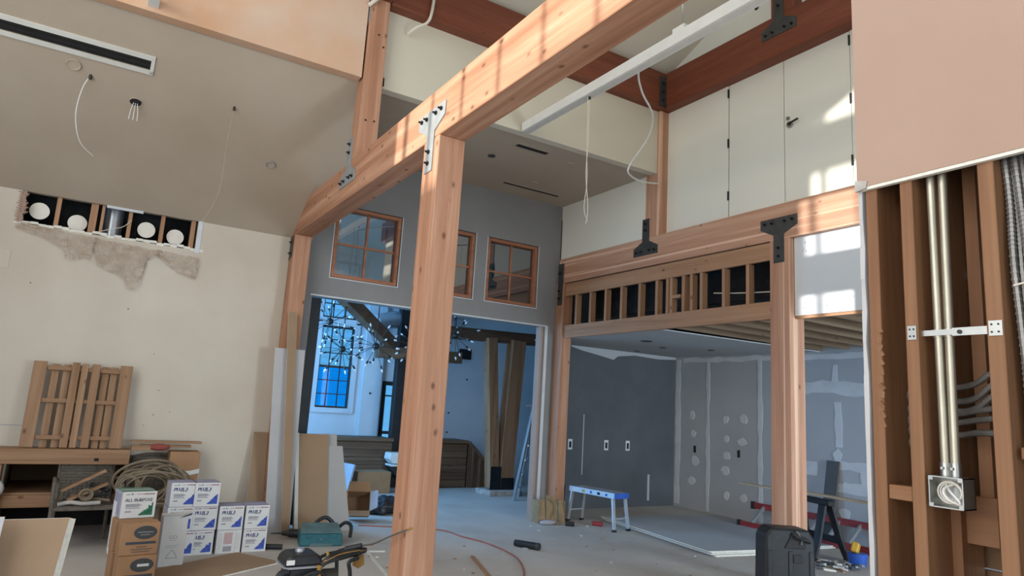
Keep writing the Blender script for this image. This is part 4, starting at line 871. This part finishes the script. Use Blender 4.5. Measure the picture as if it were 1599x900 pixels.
# ------------------------------------------------------------------ cartons
def carton(name, lab, x0, x1, y0, z0, h, d, rz=0, grp=None, top='boxlav', cat='box'):
    c = thing(name, lab, cat, ((x0+x1)/2, y0, z0), rz, grp)
    w_ = (x1-x0)/2-.002
    L = LB(c); L.box(-w_, w_, 0, d, 0, h-.002)
    # front white, others grey-lavender, top coloured
    L.m = [1, 2, 0, 1, 1, 1]
    L.build('carton', [M['boxw'], M['boxs'], M[top]], bevel=.002)
    L = LB(c); L.box(-w_-.0006, w_+.0006, d*.42, d*.58, h-.0025, h-.0008).build('tape', M['boxs'])
    return c, w_, h
def print_front(c, w_, h, word, ink, tri):
    L = LB(c); y = -.0012; W = 2*w_
    X = lambda u: -w_+W*u
    Z = lambda v: h*v
    rect(L, X(.40), Z(.885), X(.93), Z(.915), y, 0); rect(L, X(.62), Z(.885), X(.93), Z(.915), y-.0002, 1)
    rect(L, X(.10), Z(.875), X(.22), Z(.905), y, 3); L.add([(X(.24), y, Z(.93)), (X(.27), y, Z(.86)), (X(.30), y, Z(.90)), (X(.36), y, Z(.89))], [(0, 1, 2, 3)], 2)
    if word == 'PLUS 3': [text_on(L, 'PLUS 3', X(.10)+k, Z(.66), X(.60)+k, Z(.79), y-.0001*j, 2, shear=.2) for j, k in enumerate((0, .0022, .0044))]
    else: [text_on(L, word, X(.08)+k, Z(.62), X(.88)+k, Z(.74), y-.0001*j, 2, shear=.1) for j, k in enumerate((0, .0015))]
    for i, (a, b, hh) in enumerate(((.36, .60, .008), (.12, .52, .006), (.12, .58, .006), (.12, .50, .006), (.12, .54, .006), (.12, .30, .010))):
        zz = (.625, .50, .46, .42, .36, .22)[i]; rect(L, X(a), Z(zz), X(b), Z(zz)+hh*1.2, y, 3)
    n = 9
    for i in range(n):
        a = .52+.40*i/n; b = .52+.40*(i+1)/n; top = .10+.46*(i+1)/n*random.uniform(.8, 1.05)
        rect(L, X(a), Z(.10), X(b), Z(top), y, 4)
    L.build('printed_label', [M['inkp'], M['inkr'], M['ink'] if ink == 'b' else M['inkk'], M['inkgry'], M[tri]])
CX = [.835, 1.06, 1.31, 1.555]; CW = .245; HB = .229
place = [('top left', 0, 2), ('top row second', 1, 2), ('middle row leftmost, behind tall white box', 0, 1), ('middle row second from left', 1, 1), ('middle row third from left', 2, 1), ('middle row rightmost', 3, 1), ('bottom row leftmost, behind tall white box', 0, 0), ('bottom row second from left', 1, 0), ('bottom row rightmost', 3, 0)]
cols = [.855, 1.07, 1.325, 1.57]
for lab, c_, r_ in place:
    x0 = cols[c_]+random.uniform(-.006, .006) + (.03 if (c_ == 0 and r_ == 0) else 0)
    c, w_, h = carton('compound_box', 'blue and white compound box, '+lab+' in stack', x0, x0+.238, 7.46+random.uniform(-.012, .012), r_*HB, HB, .26, 0.045+random.uniform(-.012, .012), 'white and blue compound boxes')
    print_front(c, w_, h, 'PLUS 3', 'b', 'inkb')
c, w_, h = carton('compound_box', 'white box with its back turned in bottom row of the blue stack', cols[2], cols[2]+.238, 7.46, 0, HB, .26, .05, 'white and blue compound boxes')
L = LB(c); rect(L, -.05, .09, .03, .20, -.0012, 0); rect(L, -.05, .02, .03, .07, -.0012, 1); rect(L, -.10, .005, -.098, HB-.01, -.0012, 1); rect(L, .06, .005, .062, HB-.01, -.0012, 1)
for i in range(7): rect(L, -.096, .05+.022*i, -.066, .053+.022*i, -.0012, 1); rect(L, .068, .05+.022*i, .1, .053+.022*i, -.0012, 1)
L.build('printed_label', [M['inkp'], M['inkgry']])
c, w_, h = carton('compound_box', 'white box with green label and green top on the brown cartons', .40, .665, 6.62, .505, .215, .27, .16, None, 'boxgrn')
print_front(c, w_, h, 'ALL PURPOSE', 'k', 'inkg')
L = LB(c)
for i in range(4): rect(L, 0, 0, 0, 0, 0, 0)
L = LB(c)
for (u, m) in ((.06, 0), (.14, 1), (.20, 1)):
    L.quad((-w_-.001, .05+u, .02), (-w_-.001, u, .02), (-w_-.001, u, .19), (-w_-.001, .05+u, .19), 0)
L.build('side_print', [M['boxlav'], M['inkgry']])
def brown(lab, x0, y0, z0, rz, patch=0, front=True, hh=.248):
    c = thing('brown_carton', lab, 'box', (x0+.14, y0, z0), rz, 'stacked brown cartons')
    L = LB(c); L.box(-.14, .14, 0, .17, 0, hh).build('carton', M['carton'], bevel=.004)
    L = LB(c); L.box(-.002, .002, .01, .16, hh-.001, hh+.0005); L.build('fold_seam', M['cartond'])
    L = LB(c); L.box(-.141, -.1395, .05, .055, 0, hh).build('side_seam', M['cartond'])
    if front:
        L = LB(c); y = -.0012; n = 24
        L.add([(.035+.085*math.cos(2*PI*i/n), y, .175+.052*math.sin(2*PI*i/n)) for i in range(n)], [tuple(range(n))], 0)
        L.add([(.035+.075*math.cos(2*PI*i/n), y-.0003, .175+.044*math.sin(2*PI*i/n)) for i in range(n)], [tuple(range(n))], 1)
        rect(L, -.10, .085, .12, .105, y, 0)
        for i, (a, b) in enumerate(((-.02, .06), (-.06, .10), (-.05, .08))): rect(L, a, .062-.018*i, b, .067-.018*i, y, 0)
        if patch: rect(L, .0, .165, .085, .185, y-.0006, 2)
        else: rect(L, -.02, .175, .09, .181, y-.0006, 3); rect(L, 0, .155, .07, .16, y-.0006, 3)
        L.build('printed_label', [M['inkk'], M['steel'], M['boxw'], M['inkgry']])
    return c
brown('front lower brown carton with white patch in its oval label', .425, 6.40, 0.0, .10, 1)
brown('front upper brown carton with dark oval label', .42, 6.41, .25, .10, 0)
brown('lower brown carton in the back column', .385, 6.60, 0.0, .12, 0, False, .25)
brown('upper brown carton in the back column, under the green topped box', .38, 6.61, .251, .12, 0, False, .25)
tag(MB().box(.36, .395, 6.75, 6.9, .2, .62).build('white_packet', M['boxw'], None, bevel=.005), 'white packet wedged behind the brown cartons', 'packet')
tw = thing('tall_white_box', 'tall plain white box with torn top before the blue boxes', 'box', (.885, 7.04, 0), .05)
L = LB(tw); L.box(-.105, .105, 0, .14, 0, .45); L.m = [0, 0, 0, 0, 0, 1]; L.build('carton', [M['boxw'], M['boxs']], bevel=.006)
L = LB(tw); L.prism([(-.10, -.004, .45), (.105, -.004, .45), (.135, -.02, .475), (.06, -.012, .468), (-.02, -.01, .455)], (0, .05, .006)).build('torn_flap', M['boxw'])
L = LB(tw); L.prism([(.03, -.006, .425), (.125, -.012, .45), (.13, -.018, .468), (.06, -.01, .44)], (0, -.004, 0)).build('torn_print', M['inkk'])
L = LB(tw); y = -.0012
text_on(L, 'GO', -.04, .245, .03, .275, y, 0, bold=.0)
rect(L, -.035, .23, .02, .233, y, 0); rect(L, -.06, .185, .05, .188, y, 0); rect(L, -.06, .17, .03, .173, y, 0)
for (a, b, c_, d) in ((-.03, .11, 0, .15), (0, .15, .03, .11), (-.045, .08, -.03, .11), (.03, .11, .045, .08)): L.add([(a-.003, y, b), (a+.003, y, b), (c_+.003, y, d), (c_-.003, y, d)], [(0, 1, 2, 3)], 0)
rect(L, -.045, .075, .045, .08, y, 0); L.build('printed_marks', M['inkgry'])

# ------------------------------------------------------------------ wallboard offcuts and sheets
def board(lab, corners, thick, face, edge='gypsum', name='wallboard_sheet', grp=None, d=None):
    """corners: four points of the front face, thickness pushed along d; paper face with a gypsum core edge"""
    P = [Vector(p) for p in corners]; n = (P[1]-P[0]).cross(P[2]-P[0]).normalized()
    dv = Vector(d).normalized()*thick if d else n*thick
    mb = MB().prism(P, dv); mb.m = [0, 0, 1, 1, 1, 1]
    return tag(mb.build(name, [M[face], M[edge]], None), lab, 'board', grp)
board('narrow brown faced wallboard strip at the right end of the cream wall', [(1.77, 8.36, 0), (1.95, 8.36, 0), (1.95, 8.55, 1.13), (1.78, 8.55, 1.13)], .015, 'tan', d=(0, 1, 0))
board('wide white wallboard strip leaning on the fir post behind the tall tan one', [(1.97, 8.26, 0), (2.25, 8.26, 0), (2.22, 8.345, 2.13), (1.865, 8.345, 2.13)], .014, 'whiteboard', d=(0, 1, 0))
board('tallest thin tan wallboard strip leaning on the fir post', [(2.13, 8.16, 0.02), (2.225, 8.16, 0.02), (2.07, 8.315, 2.57), (1.965, 8.315, 2.57)], .015, 'tan', d=(0, 1, 0))
tag(MB().bar((2.335, 8.33, 0), (2.25, 8.42, 1.14), .045, .07, (0, 1, 0)).build('white_post', M['trimw'], None, bevel=.003), 'short white post between the white strip and the wide tan board', 'post')
board('wide tan faced wallboard sheet standing at the left of the opening', [(2.36, 8.30, 0), (2.70, 8.30, 0), (2.64, 8.42, 1.135), (2.275, 8.42, 1.135)], .016, 'tan', d=(0, 1, 0))
board('tall grey wallboard offcut just behind the wide tan sheet', [(2.68, 8.36, 0), (2.86, 8.36, 0), (2.76, 8.47, 1.135), (2.58, 8.47, 1.135)], .014, 'greyboard', d=(0, 1, 0))
board('grey wallboard offcut with slanting edge, rightmost of the leaning boards', [(2.70, 8.33, 0), (3.0, 8.33, 0), (2.835, 8.43, .995), (2.64, 8.43, .995)], .014, 'greyboard', d=(0, 1, 0))
board('tan wallboard piece lying flat on the floor before the stacked boxes', [(1.53, 7.43, .014), (.60, 6.85, .014), (.91, 6.33, .014), (1.84, 6.91, .014)], .013, 'tan', d=(0, 0, -1))
for i in range(4):
    o_ = .015*i
    board('upright wallboard sheet in the lower left corner pack, '+('frontmost with tan face', 'second from the front', 'third from the front', 'hindmost')[i], [(-.95, 4.93+o_, 0), (-.04+.011*i, 4.93+o_, 0), (.042+.011*i, 5.0+o_, .785-.005*i), (-.95, 5.0+o_, .785-.005*i)], .014, 'tan' if i == 0 else 'gypsum', grp='pack of upright tan sheets', d=(0, 1, 0))
board('white edged board in front of the tan sheets at the lower left corner', [(-.95, 4.80, 0), (-.315, 4.80, 0), (-.27, 4.86, .82), (-.95, 4.86, .82)], .03, 'whiteboard', d=(0, 1, 0))
dirv = Vector((-.34, -2.42)).normalized()
def floor_sheet(cx, cy, z, wd, ln, rz, lab, grp, face='greyboard'):
    mb = MB().obox((cx, cy, z+.0065), (wd, ln, .0125), (0, 0, rz)); mb.m = [0, 0, 1, 1, 1, 1]
    tag(mb.build('wallboard_sheet', [M[face], M['gypsum']], None), lab, 'board', grp)
for i in range(5):
    floor_sheet(7.33+random.uniform(-.015, .03)-.012*i, 6.93+random.uniform(-.04, .04), .013*i, 1.2, 2.45, -.14+random.uniform(-.01, .01), ('bottom', 'second from bottom', 'middle', 'second from top', 'top')[i]+' grey wallboard sheet of flat stack by the work platform', 'wallboard stack on the alcove floor', 'board')
for i in range(2):
    floor_sheet(8.52+.02*i, 6.95+.03*i, .013*i, 1.1, 2.4, -.13, ('lower', 'upper')[i]+' of two grey wallboard sheets flat on floor by red ladder', 'wallboard near the pale alcove wall', 'board')
# ------------------------------------------------------------------ tools on the floor
tcs = thing('tool_case', 'teal plastic tool case with dusty lid on the floor', 'case', (2.43, 7.68, 0), -.20)
L = LB(tcs); L.prism([(-.225, -.15, 0), (.225, -.15, 0), (.225, .17, 0), (-.225, .17, 0)], (0, 0, .13)); L.build('body', M['teal'], bevel=.012)
L = LB(tcs); L.prism([(-.22, -.145, .132), (.22, -.145, .132), (.20, .165, .185), (-.20, .165, .185)], (0, 0, .012)); L.add([], []); L.build('lid', M['tealg'], bevel=.006)
L = LB(tcs); L.box(-.12, .12, -.158, -.148, .0, .035).build('base_lip', M['tealg'], bevel=.003)
for x in (-.13, .13): L = LB(tcs); L.box(x-.03, x+.03, -.158, -.148, .085, .13).build('latch', M['teal'], bevel=.003)
L = LB(tcs); L.cyl((.0, -.152, .075), (.0, -.149, .075), .008, n=10).build('badge', M['zinc'])
dl = thing('drill', 'black pointed drill on the floor left of the teal case', 'drill', (2.24, 8.0, 0), 2.7)
L = LB(dl); L.cyl((-.16, 0, .06), (.06, 0, .06), .05, .045, n=12).build('motor_body', M['black'], smooth=True)
L = LB(dl); L.cyl((.06, 0, .06), (.14, 0, .055), .04, .02, n=12).build('chuck', M['steel'], smooth=True)
L = LB(dl); L.cyl((.14, 0, .055), (.26, 0, .05), .009, .005, n=8).build('bit', M['steel'])
L = LB(dl); L.bar((-.10, .0, .06), (-.14, -.13, .03), .05, .045).build('grip', M['black'], bevel=.008)
hn = thing('carry_strap', 'black rubber strap arching over the back of the teal case', 'strap', (2.55, 7.92, 0))
MB().tube([(2.40, 7.93, .02), (2.43, 7.92, .16), (2.54, 7.92, .235), (2.64, 7.91, .17), (2.70, 7.9, .06)], .022, n=8).build('loop', M['black'], hn, smooth=True)
MB().tube([(2.66, 7.86, .10), (2.74, 7.80, .19), (2.80, 7.76, .16), (2.78, 7.7, .05)], .02, n=8).build('hose_end', M['black'], hn, smooth=True)
bk = thing('black_tool', 'short black tool lying right of the bottom row of boxes', 'tool', (1.88, 7.52, 0))
MB().cyl((1.80, 7.56, .03), (1.98, 7.48, .03), .026, n=10).build('body', M['black'], bk, smooth=True)
MB().cyl((1.80, 7.56, .03), (1.80, 7.57, .10), .03, n=10).build('head', M['black'], bk, smooth=True)
oc = thing('open_carton', 'open brown carton tipped over with flaps spread, beyond the teal case', 'box', (3.27, 8.85, .115), rot=(-.52, .0, -.30))
L = LB(oc); t = .006; X_, Y_, Z_ = .15, .13, .28
L.box(-X_, X_, 0, t, 0, Z_).box(-X_, X_, 2*Y_-t, 2*Y_, 0, Z_).box(-X_, -X_+t, t, 2*Y_-t, 0, Z_).box(X_-t, X_, t, 2*Y_-t, 0, Z_)
L = LB(oc)
L.box(-X_, X_, .22, .226, .03, .30).box(-X_, X_, 0, .22, .03, .036).box(-X_, -X_+t, 0, .22, .036, .30).box(X_-t, X_, 0, .22, .036, .30).box(-X_, X_, 0, .22, .294, .30)
L.build('carton', [M['carton']])
L = LB(oc); L.box(-X_+t, X_-t, .21, .2195, .036, .294).build('inside_bottom', M['cartond'])
L = LB(oc); L.prism([(-X_, 0, .30), (X_, 0, .30), (X_-.02, -.05, .41), (-X_+.02, -.05, .41)], (0, .005, .002)).build('flap', M['carton'])
L = LB(oc); L.prism([(-X_, 0, .03), (X_, 0, .03), (X_, -.06, -.06), (-X_, -.06, -.06)], (0, .005, 0)).build('flap', M['carton'])
L = LB(oc); L.prism([(-X_, 0, .03), (-X_, 0, .30), (-X_-.11, -.05, .28), (-X_-.11, -.05, .05)], (0, .005, 0)).build('flap', M['carton'])
L = LB(oc); L.prism([(X_, 0, .03), (X_, 0, .30), (X_+.09, -.09, .28), (X_+.09, -.09, .05)], (0.004, .005, 0)).build('flap', M['boxs'])
bgm = MB(); rr = random.Random(5)
for i, (x, y, z, r) in enumerate(((3.72, 9.45, .10, .16), (3.88, 9.42, .12, .18), (4.02, 9.45, .09, .15), (3.8, 9.36, .08, .13))): bgm.sph((x, y, z), r, 18, 12, sc=(1.2, .9, .75))
bag = bgm.build('rubbish_bag', M['tarp'], None, smooth=True); tag(bag, 'crumpled black rubbish bag behind the open carton', 'bag')
tx = bpy.data.textures.new('crumple', 'CLOUDS'); tx.noise_scale = .09
sd = bag.modifiers.new('sub', 'SUBSURF'); sd.levels = 1; sd.render_levels = 1
dm = bag.modifiers.new('crumple', 'DISPLACE'); dm.texture = tx; dm.strength = .09; dm.mid_level = .6
# pressure washer, engine and hose
pw = thing('pressure_washer', 'black pressure washer engine on a wheeled frame in the foreground', 'machine', (1.55, 5.02, 0))
MB().prism([(1.335, 4.92, .425), (1.60, 4.92, .425), (1.60, 4.92, .46), (1.565, 4.92, .505), (1.375, 4.92, .505), (1.335, 4.92, .46)], (0, .24, 0)).build('engine_cover', M['black'], pw, bevel=.018)
MB().box(1.335, 1.605, 4.915, 5.165, .415, .427).build('cover_seam', M['inkgry'], pw)
MB().box(1.37, 1.57, 4.94, 5.15, .20, .415).build('engine_block', M['black'], pw, bevel=.012)
MB().cyl((1.465, 5.05, .50), (1.465, 5.05, .517), .034, n=14).cyl((1.465, 5.05, .517), (1.465, 5.05, .525), .026, n=14).build('fuel_cap', M['alu'], pw, smooth=True)
MB().box(1.345, 1.40, 4.917, 4.9195, .443, .475).build('sticker', M['boxw'], pw)
MB().tube([(1.36, 4.93, .40), (1.31, 4.91, .39), (1.285, 4.9, .33), (1.29, 4.9, .2)], .024, n=9).build('exhaust_pipe', M['black'], pw, smooth=True)
MB().cyl((1.60, 4.98, .33), (1.72, 4.98, .33), .06, n=14).build('pump', M['steel'], pw, smooth=True)
for y in (4.90, 5.20):
    MB().tube([(1.30, y, .14), (1.75, y, .14), (1.80, y, .18), (1.795, y, .36), (1.78, y, .44), (1.84, y, .465)], .014, n=8).build('frame_tube', M['black'], pw, smooth=True)
MB().tube([(1.84, 4.90, .465), (1.86, 5.05, .47), (1.84, 5.20, .465)], .014, n=8).build('frame_tube', M['black'], pw, smooth=True)
for y in (4.86, 5.21):
    MB().cyl((1.42, y, .14), (1.42, y+.04, .14), .14, n=20).build('wheel', M['blackp'], pw, smooth=True)
for i in range(6):
    MB().tube([(1.56, 4.93+.02*i, .40-.012*i), (1.62, 4.90, .45+.006*i), (1.74, 4.9+.01*i, .475+.005*i), (1.90, 4.95, .495+.004*i), (1.935, 5.05, .485), (1.86, 5.12, .475), (1.68, 5.12, .455), (1.57, 5.05, .41)], .012, n=7, sub=5, closed=True).build('hose_loop', M['black'] if i != 3 else M['ochre'], pw, smooth=True)
for i in range(3):
    MB().tube([(1.38+.02*i, 4.9, .30-.05*i), (1.48, 4.88, .38-.03*i), (1.58, 4.89, .39), (1.63, 4.9, .30), (1.6, 4.92, .18)], .010, n=7).build('fuel_line', M['black'], pw, smooth=True)
MB().prism([(1.835, 4.97, .475), (1.915, 4.97, .47), (1.925, 4.97, .40), (1.88, 4.97, .375), (1.835, 4.97, .40)], (0, .012, 0)).build('yellow_flap', M['ochre'], pw, bevel=.003)
MB().cyl((1.575, 4.91, .36), (1.572, 4.91, .42), .016, n=10).cyl((1.572, 4.91, .42), (1.572, 4.91, .432), .022, n=10).build('orange_plug', M['ochre'], pw, smooth=True)
MB().cyl((1.64, 4.93, .46), (1.625, 4.93, .52), .017, .007, n=8).build('orange_cone', M['ochre'], pw)
wd = thing('spray_wand', 'thin metal spray wand pointing from the hose coil to the foreground post', 'wand', (1.88, 4.95, .51))
MB().cyl((1.78, 5.0, .51), (1.875, 4.93, .545), .02, .018, n=9).build('grip', M['black'], wd, smooth=True)
MB().tube([(1.875, 4.93, .545), (1.89, 4.72, .60), (1.905, 4.5, .685), (1.922, 4.25, .775)], .0065, n=8).build('lance', M['zinc'], wd, smooth=True)
MB().cyl((1.922, 4.25, .775), (1.930, 4.20, .79), .008, n=10).build('nozzle', M['ochre'], wd, smooth=True)
tag(MB().bar((2.78, 7.15, .008), (2.60, 6.1, .008), .025, .016).build('trim_strip', M['trimw'], None), 'long white trim strip on the floor left of the foreground post', 'strip')
tag(MB().bar((2.80, 7.16, .006), (2.97, 7.11, .006), .02, .012).build('trim_strip', M['trimw'], None), 'short white trim offcut crossing the far end of the long strip', 'strip')
tag(MB().bar((3.75, 6.6, .01), (3.40, 5.5, .01), .035, .02).build('trim_strip', STUD['y'], None), 'thin wooden strip on the floor right of the foreground post', 'strip')
tag(MB().tube([(3.2, 8.6, .008), (4.05, 8.12, .008), (4.17, 7.6, .008), (4.27, 7.15, .008), (4.22, 6.5, .008), (3.95, 5.9, .008), (3.6, 5.4, .008)], .009, n=7).build('extension_cord', M['orange'], None, smooth=True), 'thin reddish cord winding over the floor behind the foreground post', 'cord')
gt = thing('cutting_tool', 'black cylindrical power tool alone in the middle of the floor', 'tool', (4.62, 6.8, 0))
MB().cyl((4.53, 6.98, .04), (4.66, 6.72, .04), .036, .042, n=12).build('body', M['black'], gt, smooth=True)
MB().cyl((4.66, 6.72, .04), (4.675, 6.69, .04), .044, n=12).build('collar', M['steel'], gt, smooth=True)
MB().box(4.54, 4.62, 6.80, 6.84, 0, .012).build('foot', M['boxs'], gt)
for i in range(34):
    x, y = random.uniform(2.6, 6.6), random.uniform(5.2, 8.2)
    if x < 2.9 and y > 7.2: continue
    s_ = random.uniform(.015, .05)
    tag(MB().obox((x, y, .004), (s_, s_*random.uniform(.3, .9), .008), (0, 0, random.uniform(0, 3))).build('debris_chip', random.choice([M['grit'], M['gypsum'], STUD['x']]), None), 'small scrap chip scattered on the open floor', 'debris', 'chips on the open floor')
# paper wrapped around the foot of the corner post
kw = thing('paper_wrap', 'kraft paper and plastic wrapped round the foot of the corner post', 'wrap', (5.95, 8.3, 0))
rr = random.Random(8)
for (x0, x1, y, h_, yy) in ((5.70, 5.82, 8.22, .33, .04), (5.82, 5.94, 8.19, .36, .05), (5.93, 6.02, 8.22, .34, .03), (6.04, 6.14, 8.20, .30, .04)):
    MB().prism([(x0, y, 0), (x1, y-.02, 0), (x1+.01, y+yy, h_), (x0+.015, y+yy, h_+rr.uniform(-.03, .03))], (.0, .008, 0)).build('paper_fold', M['paper'], kw)
MB().box(5.70, 5.71, 8.22, 8.40, 0, .32).build('paper_fold', M['paper'], kw)
MB().box(6.14, 6.148, 8.20, 8.45, 0, .30).build('paper_fold', M['paper'], kw)
MB().tube([(5.86, 8.17, .34), (5.94, 8.15, .30), (5.95, 8.13, .18), (5.90, 8.1, .05), (5.94, 8.05, .02)], .009, n=7).build('plastic_twist', M['paper'], kw, smooth=True)
MB().sph((5.80, 8.12, .03), .09, 10, 6, sc=(1.6, .8, .4)).build('plastic_crumple', M['boxs'], kw, smooth=True)
# aluminium work platform
wp = thing('work_platform', 'low aluminium work platform with blue end before the dark alcove wall', 'platform', (6.42, 7.9, 0))
a, b = Vector((6.40, 7.42, .47)), Vector((6.30, 8.30, .47)); d = (b-a).normalized(); sd_ = Vector((-d.y, d.x, 0))
if sd_.x < 0: sd_ = -sd_
Rm = Matrix((sd_, d, Vector((0, 0, 1)))).transposed(); c0 = (a+b)/2+sd_*.14
MB().obox(c0+Vector((0, 0, .03)), (.28, .90, .012), Rm).build('deck', M['alu'], wp)
for s_ in (-1, 1): MB().obox(c0+sd_*.14*s_, (.016, .90, .07), Rm).build('side_rail', M['alu'], wp)
for i in range(5): MB().obox(c0-sd_*.149+d*(-.3+.15*i), (.003, .035+.02*(i % 2), .035), Rm).build('sticker', M[('blue', 'bolt', 'blue', 'yellow', 'boxw')[i]], wp)
MB().obox(c0-d*.455, (.285, .015, .075), Rm).build('blue_end', M['blue'], wp, bevel=.003, label='blue end cap')
for s1, s2 in ((-1, -1), (1, -1), (-1, 1), (1, 1)):
    top = c0+sd_*.12*s1+d*.40*s2; ft = top+d*.06*s2+sd_*.02*s1; ft.z = .03
    lg = MB().bar(top, ft, .05, .022, tuple(d)).build('leg', M['alu'], wp)
    MB().obox((ft.x, ft.y, .015), (.055, .04, .03), Rm).build('rubber_foot', M['blackp'], lg)
for s2 in (-1, 1): MB().bar(c0+sd_*.13+d*.44*s2-Vector((0, 0, .3)), c0-sd_*.13+d*.44*s2-Vector((0, 0, .3)), .03, .02).build('crossbar', M['alu'], wp)
tag(MB().cyl((6.44, 7.92, .03), (6.52, 7.80, .03), .03, .035, n=10).build('red_tool', M['redp'], None, smooth=True), 'small red tool on the floor beside the work platform', 'tool')
tag(MB().cyl((6.0, 7.98, .03), (6.10, 7.90, .035), .03, n=10).build('black_roll', M['black'], None, smooth=True), 'small black roll on the floor by the paper wrapped post foot', 'roll')
# ------------------------------------------------------------------ right of the frame: case, saw horse, ladder
cs = thing('black_tool_case', 'tall black plastic tool case standing against the foot of the right post', 'case', (5.60, 4.12, 0), -.50)
L = LB(cs); L.prism([(-.235, -.10, 0), (.235, -.10, 0), (.225, -.10, .58), (.17, -.10, .665), (-.17, -.10, .67), (-.225, -.10, .60)], (0, .24, 0)).build('body', M['black'], bevel=.02)
L = LB(cs); L.prism([(-.06, -.112, .50), (.13, -.112, .50), (.15, -.112, .60), (.02, -.112, .64)], (0, .012, 0)).build('handle_recess', M['blackp'], bevel=.006)
L = LB(cs); L.tube([(.02, -.11, .63), (.06, -.15, .60), (.14, -.15, .58), (.17, -.11, .56)], .014, n=8).build('handle', M['black'], smooth=True)
L = LB(cs); L.box(.02, .10, -.114, -.10, .38, .45).build('latch', M['blackp'], bevel=.004)
for x in (-.19, .0, .19): L = LB(cs); L.box(x-.02, x+.02, -.108, -.10, .03, .48).build('rib', M['black'], bevel=.004)
L = LB(cs); L.tube([(.05, -.12, .655), (.07, -.13, .62), (.09, -.13, .58), (.085, -.13, .54)], .005, n=6).build('chain', M['zinc'])
PINE = wood('pale_pine', (0.42, 0.31, 0.19), (0.53, 0.41, 0.26), (0.62, 0.50, 0.34), 'y', knots=0.1)
hsw = thing('sawhorse', 'black plastic folding sawhorse behind the right post, planks across it', 'sawhorse', (8.03, 5.5, 0))
a, b = Vector((8.12, 5.85, .70)), Vector((7.92, 5.18, .70)); d = (b-a).normalized(); sd_ = Vector((-d.y, d.x, 0)); sd_ = sd_ if sd_.x > 0 else -sd_
Rm = Matrix((sd_, d, Vector((0, 0, 1)))).transposed()
MB().obox((a+b)/2-Vector((0, 0, .03)), (.09, .72, .07), Rm).build('top_beam', M['black'], hsw, bevel=.01)
for s1 in (-1, 1):
    for s2 in (-1, 1):
        tp = (a+b)/2+d*.26*s2-Vector((0, 0, .06)); ft = tp+sd_*.22*s1+d*.06*s2; ft.z = 0
        MB().prism([tp+sd_*.03*s1-d*.06, tp+sd_*.03*s1+d*.06, ft.lerp(tp, .35)+d*.05, ft+d*.035, ft-d*.035, ft.lerp(tp, .35)-d*.05], tuple(sd_*.035*s1)).build('leg', M['black'], hsw, bevel=.004)
    c_ = (a+b)/2+sd_*.17*s1; c_.z = .22; MB().obox(c_, (.03, .5, .08), Rm).build('tray', M['black'], hsw, bevel=.006)
c_ = (a+b)/2-sd_*.21; c_.z = .21; MB().cyl(c_+d*.13, c_+d*.13-sd_*.02, .02, n=12).build('yellow_knob', M['yellow'], hsw)
tag(MB().bar((8.21, 6.78, .72), (8.05, 5.62, .72), .09, .02).build('plank', PINE, None, bevel=.002), 'pale plank end sticking out left of the right post above the ladder', 'plank')
tag(MB().bar((8.03, 5.75, .745), (7.86, 4.3, .745), .10, .025).build('plank', PINE, None, bevel=.002), 'long pale plank resting on the sawhorse right of the right post', 'plank')
lr = thing('red_ladder', 'red fibreglass ladder lying on its side along the pale alcove wall', 'ladder', (8.9, 5.6, 0))
for (x, z) in ((8.82, .05), (9.14, .31)): MB().bar((x, 7.28, z), (x-.02, 3.6, z), .03, .09, (0, 0, 1)).build('rail', M['redp'], lr, bevel=.004)
for i in range(11):
    y = 7.1-.31*i; MB().bar((8.83, y, .06), (9.13, y-.01, .30), .05, .03, (0, 1, 0)).build('rung', M['alu'], lr)
for (x, z) in ((8.82, .05), (9.14, .31)): MB().obox((x, 7.30, z), (.05, .06, .11)).build('rubber_foot', M['blackp'], lr)
board('narrow grey board leaning upright on the pale wall behind the ladder', [(9.24, 6.24, 0), (9.24, 6.05, 0), (9.40, 6.0, 1.10), (9.40, 6.20, 1.10)], .016, 'darkgrey', 'sheath', d=(1, 0, 0))
bu = thing('tool_bucket', 'blue bucket with yellow tool inside at the foot of the stud wall', 'bucket', (8.02, 4.92, 0))
MB().cyl((8.02, 4.92, 0), (8.02, 4.92, .14), .09, .11, n=18).build('pail', M['blue'], bu, smooth=True)
tag(MB().obox((8.0, 4.93, .20), (.12, .08, .12), (.2, .3, .4)).build('yellow_tool', M['yellow'], None, bevel=.015), 'yellow plastic tool sticking out of the blue bucket', 'tool')
for i in range(26):
    x, y = random.uniform(7.15, 8.0), random.uniform(4.75, 5.25); s_ = random.uniform(.05, .16)
    tag(MB().obox((x, y, .01+.012*(i % 3)), (s_, s_*random.uniform(.2, .5), .02), (random.uniform(-.1, .1), random.uniform(-.15, .15), random.uniform(0, 3))).build('scrap_piece', random.choice([M['grit'], M['boxw'], STUD['x'], M['gypsum'], M['inkk']]), None), 'small scrap in the rubble heap at the right post foot', 'debris', 'rubble heap by the right post')
tag(MB().tube([(6.36, 4.43, .55), (6.37, 4.41, .3), (6.42, 4.35, .05), (6.5, 4.3, .01)], .006, n=6).build('loose_wire', M['bolt'], None), 'thin dark wire hanging down the right post beside the black case', 'wire')
